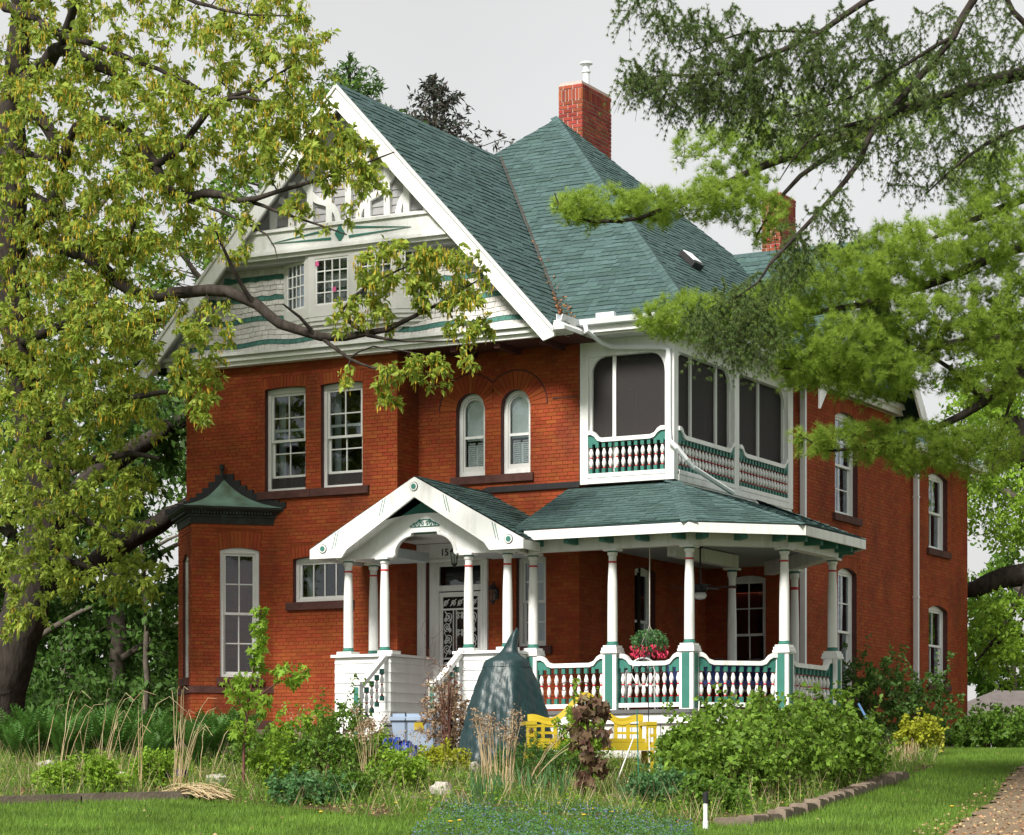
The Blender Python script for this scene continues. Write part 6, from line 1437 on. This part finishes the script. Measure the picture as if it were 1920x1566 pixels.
hoops('low wire hoop edging before the purple tree', (1130,1515), (1290,1518), 6); hoops('low wire hoop edging at the far left of the bed', (-60,1502), (22,1499), 5)
# ---- stake light
sp_ = gnd(1323,1558); root = empty('stake_light', tuple(sp_), None, 'white path marker stake with black cap at the bed front', 'garden light')
b = MB(); b.lathe(tuple(sp_), [(.03,-.05),(.03,.1),(.024,.11),(.024,.3)], 12); b.build('post', M['white'], root, smooth=False); b = MB(); b.lathe(tuple(sp_), [(.03,.302),(.032,.42),(.02,.425)], 12); b.build('cap', M['black'], root)
for (a, e, d, m, lab) in (((1152,1478),(1188,1383),34.5,'white','thin white stake leaning before the yellow bench'),((1197,1450),(1194,1330),35,'teal','thin green stake standing before the yellow bench'),((1218,1450),(1217,1365),35.2,'white','upright thin white stake at the bench\'s right end'),((1233,1450),(1250,1395),34.5,'white','short white stake leaning right of the bench'),((1308,1400),(1311,1315),36.5,'white','white stake rising from the raspberry canes')):
    b = MB(); q = atd(*e,d); p = atd(*a,d); b.tube([p,q],.009,6); tag(b.build('plant_stake', M[m]), lab, 'stake', 'thin plant stakes')
# ---- tarp-covered object
cb = gd(950,37.8); root = empty('covered_ornament', tuple(cb), None, 'tall object wrapped in dark teal tarpaulin before the porch steps', 'tarp cover')
prof = [(.7,-.05),(.69,.15),(.66,.4),(.6,.7),(.53,1.0),(.455,1.25),(.385,1.45),(.36,1.52),(.35,1.54),(.345,1.58),(.31,1.63),(.2,1.68),(.13,1.74),(.1,1.82),(.08,1.92),(.055,2.02),(.012,2.1)]
zs = np.linspace(-.05,2.1,64); rs_ = np.interp(zs, [p[1] for p in prof], [p[0] for p in prof]); nA = 72; vs = []
for r, z in zip(rs_, zs):
    t = max(0,(z-1.6)/.5); ox = .15*t; sx = -.08*max(0,(.6-z)); k = min(1,max(0,(1.55-z)/.5))
    for j in range(nA):
        a = 2*math.pi*j/nA; fold = 1+.1*max(0,.5-z)*math.sin(3*a+1)+k*(.075*math.sin(6*a+.6*math.sin(z*2.3))+.035*math.sin(11*a-z*1.7+1)+.018*math.sin(19*a+z*6)+.012*math.sin(31*a-z*13))+.02*math.sin(9*a+z*15)*math.sin(z*21+4*a)+(.16*math.sin(3*a+z*9)*min(t,1)); e = r*fold
        vs.append((cb.x+cT*(ox+sx)+e*math.cos(a), cb.y+sT*(ox+sx)+e*math.sin(a), cb.z+z+.03*math.sin(5*a)*(z<.1)))
b = MB(); nz_ = len(zs); b.add(vs, [(i*nA+j,i*nA+(j+1) % nA,(i+1)*nA+(j+1) % nA,(i+1)*nA+j) for i in range(nz_-1) for j in range(nA)]+[tuple(range((nz_-1)*nA,nz_*nA))]); b.build('tarpaulin', M['tarp'], root, smooth=True)
b = MB(); b.tube([(cb.x+.362*math.cos(2*math.pi*j/24),cb.y+.362*math.sin(2*math.pi*j/24),cb.z+1.52) for j in range(25)], .008, 4); b.build('tie_cord', M['tarp'], root)
# ---- yellow bench
yb = gd(1103,36.6); root = empty('garden_bench', tuple(yb), None, 'yellow resin garden bench with scrolled back behind the purple tree', 'bench'); f = frame((yb.x,yb.y,0),(math.cos(TH+.12),math.sin(TH+.12),0)); z0 = yb.z+.1
b = MB(); b.lbox(f,-.78,.78,z0+.36,z0+.41,-.2,.3); b.lbox(f,-.8,.8,z0+.24,z0+.355,.27,.31); b.build('seat', M['yellow'], root)
def crest(u): return z0+.72+.32*(.5+.5*math.cos(math.pi*min(abs(u)/.62,1)))+.05*math.cos(math.pi*abs(u)/.39)
b = MB(); n = 32
for k in range(n):
    u0, u1 = -.84+1.68*k/n, -.84+1.68*(k+1)/n; b.prism([f(u0,crest(u0)-.1,-.3),f(u1,crest(u1)-.1,-.3),f(u1,crest(u1),-.32),f(u0,crest(u0),-.32)], f.n*.06)
b.build('crest_rail', M['yellow'], root)
for u in (-.8,-.62,-.44,-.2,.2,.44,.62,.8):
    b = MB(); b.lbox(f,u-.025,u+.025,z0+.41,crest(u)-.09,-.28,-.245); b.build('back_slat', M['yellow'], root)
for z in (.5,.6,.7):
    for s in (-1,1):
        b = MB(); b.lbox(f,min(s*.44,s*.8),max(s*.44,s*.8),z0+z-.018,z0+z+.018,-.275,-.25); b.build('back_bar', M['yellow'], root)
for s in (-1,1):
    u = s*.86; b = MB(); b.lbox(f,u-.075,u+.075,z0+.6,z0+.65,-.28,.34); b.build('arm_rest', M['yellow'], root)
    b = MB(); b.lbox(f,u-.07,u-.03,z0+.24,z0+.6,.29,.325); b.lbox(f,u+.03,u+.07,z0+.24,z0+.6,.29,.325); b.build('arm_post', M['yellow'], root)
    for z in (.28,.43,.56): b = MB(); b.lbox(f,u-.075,u+.075,z0+z,z0+z+.045,.285,.33); b.build('arm_bar', M['yellow'], root)
    b = MB(); b.lbox(f,u-.03,u+.03,z0+.3,z0+.36,-.27,.285); b.build('arm_side', M['yellow'], root)
    for w_ in (-.26,.28): b = MB(); b.lbox(f,u-.04,u+.04,z0-.16,z0+.245,w_-.03,w_+.03); b.build('leg', M['yellow'], root)
# ---- bin, tarp, tub, pole, box
bb = gd(785,40.6); root = empty('storage_bin', tuple(bb), None, 'blue-grey plastic bin with a yellow label near the steps', 'bin'); f = frame((bb.x,bb.y,0),(cT,sT,0)); zt_ = atd(785,1338,40.6).z
b = MB(); b.add([f(-.34,bb.z,.25),f(.34,bb.z,.25),f(.34,bb.z,-.25),f(-.34,bb.z,-.25),f(-.42,zt_-.12,.3),f(.42,zt_-.12,.3),f(.42,zt_-.12,-.3),f(-.42,zt_-.12,-.3)],[(0,1,5,4),(1,2,6,5),(2,3,7,6),(3,0,4,7),(4,5,6,7)]); b.build('body', M['bin'], root)
b = MB(); b.lbox(f,-.45,.45,zt_-.118,zt_-.06,-.33,.33); b.lbox(f,-.4,.4,zt_-.059,zt_-.01,-.28,.28); b.build('lid', M['bin'], root)
b = MB(); b.lbox(f,-.06,.09,zt_-.27,zt_-.15,.285,.3); b.build('yellow_label', M['yellow'], root)
for u in (-.2,.25): b = MB(); b.tube([f(u,bb.z+.05,.29),f(u,zt_-.1,.335),f(u,zt_+.004,.29),f(u,zt_+.004,-.29)],.008,4); b.build('strap', M['black'], root)
def crumple(name, label, c, rx, ry, h, m, seed):
    r = np.random.default_rng(seed); n = 22; a, e = np.meshgrid(np.linspace(-1,1,n),np.linspace(-1,1,n)); z = np.clip(1-a*a-e*e,0,None)**.5*h*(.6+.7*r.random((n,n)))+.02; x = a*rx+r.normal(0,.02,(n,n)); y = e*ry+r.normal(0,.02,(n,n))
    X = c.x+x*cT-y*sT; Y = c.y+x*sT+y*cT; i = np.arange(n*n).reshape(n,n); q = np.stack([i[:-1,:-1],i[:-1,1:],i[1:,1:],i[1:,:-1]],-1).reshape(-1,4); o = arr_obj(name, np.stack([X,Y,gz(X,Y)+z],-1).reshape(-1,3), q, np.zeros(len(q)), M[m], quads=True); tag(o, label, 'tarp')
crumple('blue_tarp', 'crumpled blue tarpaulin on the ground left of the bin', gd(635,39.5), .55, .3, .22, 'bluetarp', 3); crumple('blue_tarp', 'crumpled blue tarpaulin heaped below the grey bin', gd(745,39.3), .4, .3, .3, 'bluetarp', 4)
tb_ = gd(1642,41.6); root = empty('planter_tub', tuple(tb_), None, 'low black planter tub by the stone edging', 'planter'); b = MB(); b.lathe(tuple(tb_),[(.2,-.02),(.26,.24),(.31,.25),(.31,.31),(.27,.31),(.25,.22),(.01,.22)],20); b.build('tub', M['black'], root)
b = MB(); p = atd(1610,1320,42.3); q = gd(1668,41.2); b.tube([q,p],.02,8); tag(b.build('blue_pole', M['blue']), 'blue metal pole leaning from the shrub to the bed', 'pole')
bx_ = gd(326,34.6); root = empty('toy_box', tuple(bx_), None, 'small red and blue box lying in the bed, left', 'box'); f = frame((bx_.x,bx_.y,0),(math.cos(TH-.3),math.sin(TH-.3),0))
b = MB(); b.lbox(f,-.16,.16,bx_.z+.02,bx_.z+.13,-.1,.1); b.build('lower_half', M['redp'], root); b = MB(); b.lbox(f,-.165,.165,bx_.z+.131,bx_.z+.24,-.105,.105); b.build('upper_half', M['cyan'], root)
# ---- shepherd hooks
for px, d, top, s, lab in ((1078,36.4,1278,1,'thin iron crook with two curls above the purple tree'),(1216,37.3,1248,-1,'tall thin iron crook before the porch rail, under the hanging basket')):
    p = gd(px,d); zt = atd(px,top,d).z; b = MB(); b.tube([p,(p.x,p.y,zt)],.008,5)
    for q in (-1,1):
        b.tube([(p.x+cT*q*x,p.y+sT*q*x,zt-.12+z) for x, z in [(0,0),(.04,.08),(.1,.12),(.17,.1),(.2,.04),(.17,-.01),(.13,.0),(.13,.03)]],.007,5)
    tag(b.build('shepherd_hook', M['iron']), lab, 'plant hook', 'iron plant hooks')
# ---- porch things
hb = aty(1218,1212,-.72); root = empty('hanging_basket', tuple(hb), None, 'hanging basket with red fuchsia flowers under the porch beam', 'hanging basket')
b = MB(); b.lathe(tuple(hb), [(.06,-.14),(.13,-.08),(.17,.02),(.17,.04)], 14); b.build('pot', M['black'], root)
b = MB(); b.tube([(hb.x,hb.y,hb.z+.32),(hb.x,hb.y,5.54)],.009,5)
for k in range(3): b.tube([(hb.x+.16*math.cos(k*2.1),hb.y+.16*math.sin(k*2.1),hb.z+.03),(hb.x,hb.y,hb.z+.33)],.005,4)
b.build('chain', M['rock'], root)
P = ellipsoid((hb.x,hb.y,hb.z+.07),(.3,.3,.2),900,.4); v, q = leaf_quads(P, rdir(900), .05, .032); arr_obj('foliage', v, q, rng.random(len(q)), M['bluish_leaf'], root, quads=True)
a = rng.random(190)*6.28; P = np.stack([hb.x+rng.uniform(.15,.34,190)*np.cos(a),hb.y+rng.uniform(.15,.34,190)*np.sin(a),hb.z+rng.uniform(-.16,.03,190)],-1); v, q = leaf_quads(P, np.array([0,0,-1.])+rdir(190)*.5, .05, .03); arr_obj('fuchsia_flowers', v, q, rng.random(len(q)), M['red_flower'], root, quads=True, kind='stuff')
fp = aty(1313,1106,1.4); root = empty('ceiling_fan', tuple(fp), None, 'dark ceiling fan with globe light under the porch ceiling', 'ceiling fan')
b = MB(); b.tube([(fp.x,fp.y,fp.z+.1),(fp.x,fp.y,5.785)],.015,8); b.lathe((fp.x,fp.y,5.72),[(.08,.06),(.03,-.02)],12); b.lathe(tuple(fp),[(.09,-.05),(.13,0),(.12,.08),(.04,.1)],16); b.build('motor', M['iron'], root)
for k in range(5):
    a = k*2*math.pi/5+.3; u = Vector((math.cos(a),math.sin(a),0)); n = Vector((-u.y,u.x,0)); b = MB(); c = Vector(fp)+Vector((0,0,.03)); b.prism([c+u*.14-n*.04,c+u*.6-n*.075+Vector((0,0,.015)),c+u*.6+n*.075-Vector((0,0,.0)),c+u*.14+n*.04],(0,0,.01)); b.build('blade', M['iron'], root)
b = MB(); b.lathe((fp.x,fp.y,fp.z-.05),[(.09,0),(.11,-.05),(.08,-.1),(.01,-.12)],16); b.build('globe', M['white'], root, smooth=True)
def chair(px, Y, label, m, cush=None, wd=.5):
    c = aty(px,1330,Y); c.z = 2.955; root = empty('garden_chair', tuple(c), None, label, 'chair'); f = frame((c.x,c.y,0),(math.cos(.35),math.sin(.35),0)); h = wd/2
    b = MB(); b.lbox(f,-h,h,3.36,3.4,-.24,.24); b.build('seat', M[m], root)
    for u in (-h+.02,h-.02):
        for w_ in (-.22,.22): b = MB(); b.tube([f(u*1.06,2.955,w_*1.1),f(u,3.37,w_)],.016,6); b.build('leg', M[m], root)
        b = MB(); b.tube([f(u,3.39,.22),f(u*1.04,3.6,.24),f(u*1.04,3.62,0),f(u,3.6,-.24)],.016,6); b.build('arm_rest', M[m], root)
    b = MB(); b.tube([f(-h,3.4,-.24)]+[f(h*math.cos(math.pi*(1-k/10)),3.55+.3*math.sin(math.pi*k/10),-.27) for k in range(11)]+[f(h,3.4,-.24)],.016,6); b.build('back_hoop', M[m], root)
    for k in range(5):
        u = (k-2)*h*.4; b = MB(); b.tube([f(u*.5,3.4,-.24),f(u,3.6,-.26),f(u*.7,3.8,-.27)],.01,5); b.build('back_splat', M[m], root)
    if cush: b = MB(); b.lbox(f,-h+.02,h-.02,3.402,3.47,-.22,.22); b.lbox(f,-h+.03,h-.03,3.475,3.74,-.24,-.16); b.build('cushion', M[cush], root)
chair(1203,.15,'white scroll-backed garden chair behind the second railing bay','white'); chair(1275,.4,'black iron chair with blue cushion near the front corner pedestal','iron','cyan'); chair(1345,1.0,'black iron chair with blue cushion behind the diagonal railing, left','iron','cyan'); chair(1418,1.5,'black iron settee with blue cushion behind the diagonal railing, right','iron','cyan',.9)
# ---- neighbour's house far right
nb = gd(1935,118); root = empty('neighbour_house', tuple(nb), None, 'neighbouring house with grey shingle roof, far right background', 'house'); f = frame((nb.x,nb.y,0),(math.cos(TH+.2),math.sin(TH+.2),0)); ze_ = atd(1930,1352,118).z; zr_ = atd(1930,1290,118).z
b = MB(); b.lbox(f,-3.2,6,nb.z-.2,ze_,-6,0); b.build('wall', M['cream'], root)
M['groof'] = mat('grey_shingle', (.12,.105,.1), .9, .2, noise=.2, nscale=3)
b = MB(); b.add([f(-3.7,ze_-.1,.6),f(6.5,ze_-.1,.6),f(6.5,ze_-.1,-6.6),f(-3.7,ze_-.1,-6.6),f(-.6,zr_,-3),f(3.4,zr_,-3)],[(0,1,5,4),(1,2,5),(2,3,4,5),(3,0,4),(3,2,1,0)]); b.build('roof', M['groof'], root)
for u in (-1.5,1.5): b = MB(); b.lbox(f,u,u+1,nb.z+.8,nb.z+1.9,0,.05); b.build('window', M['dark'], root)
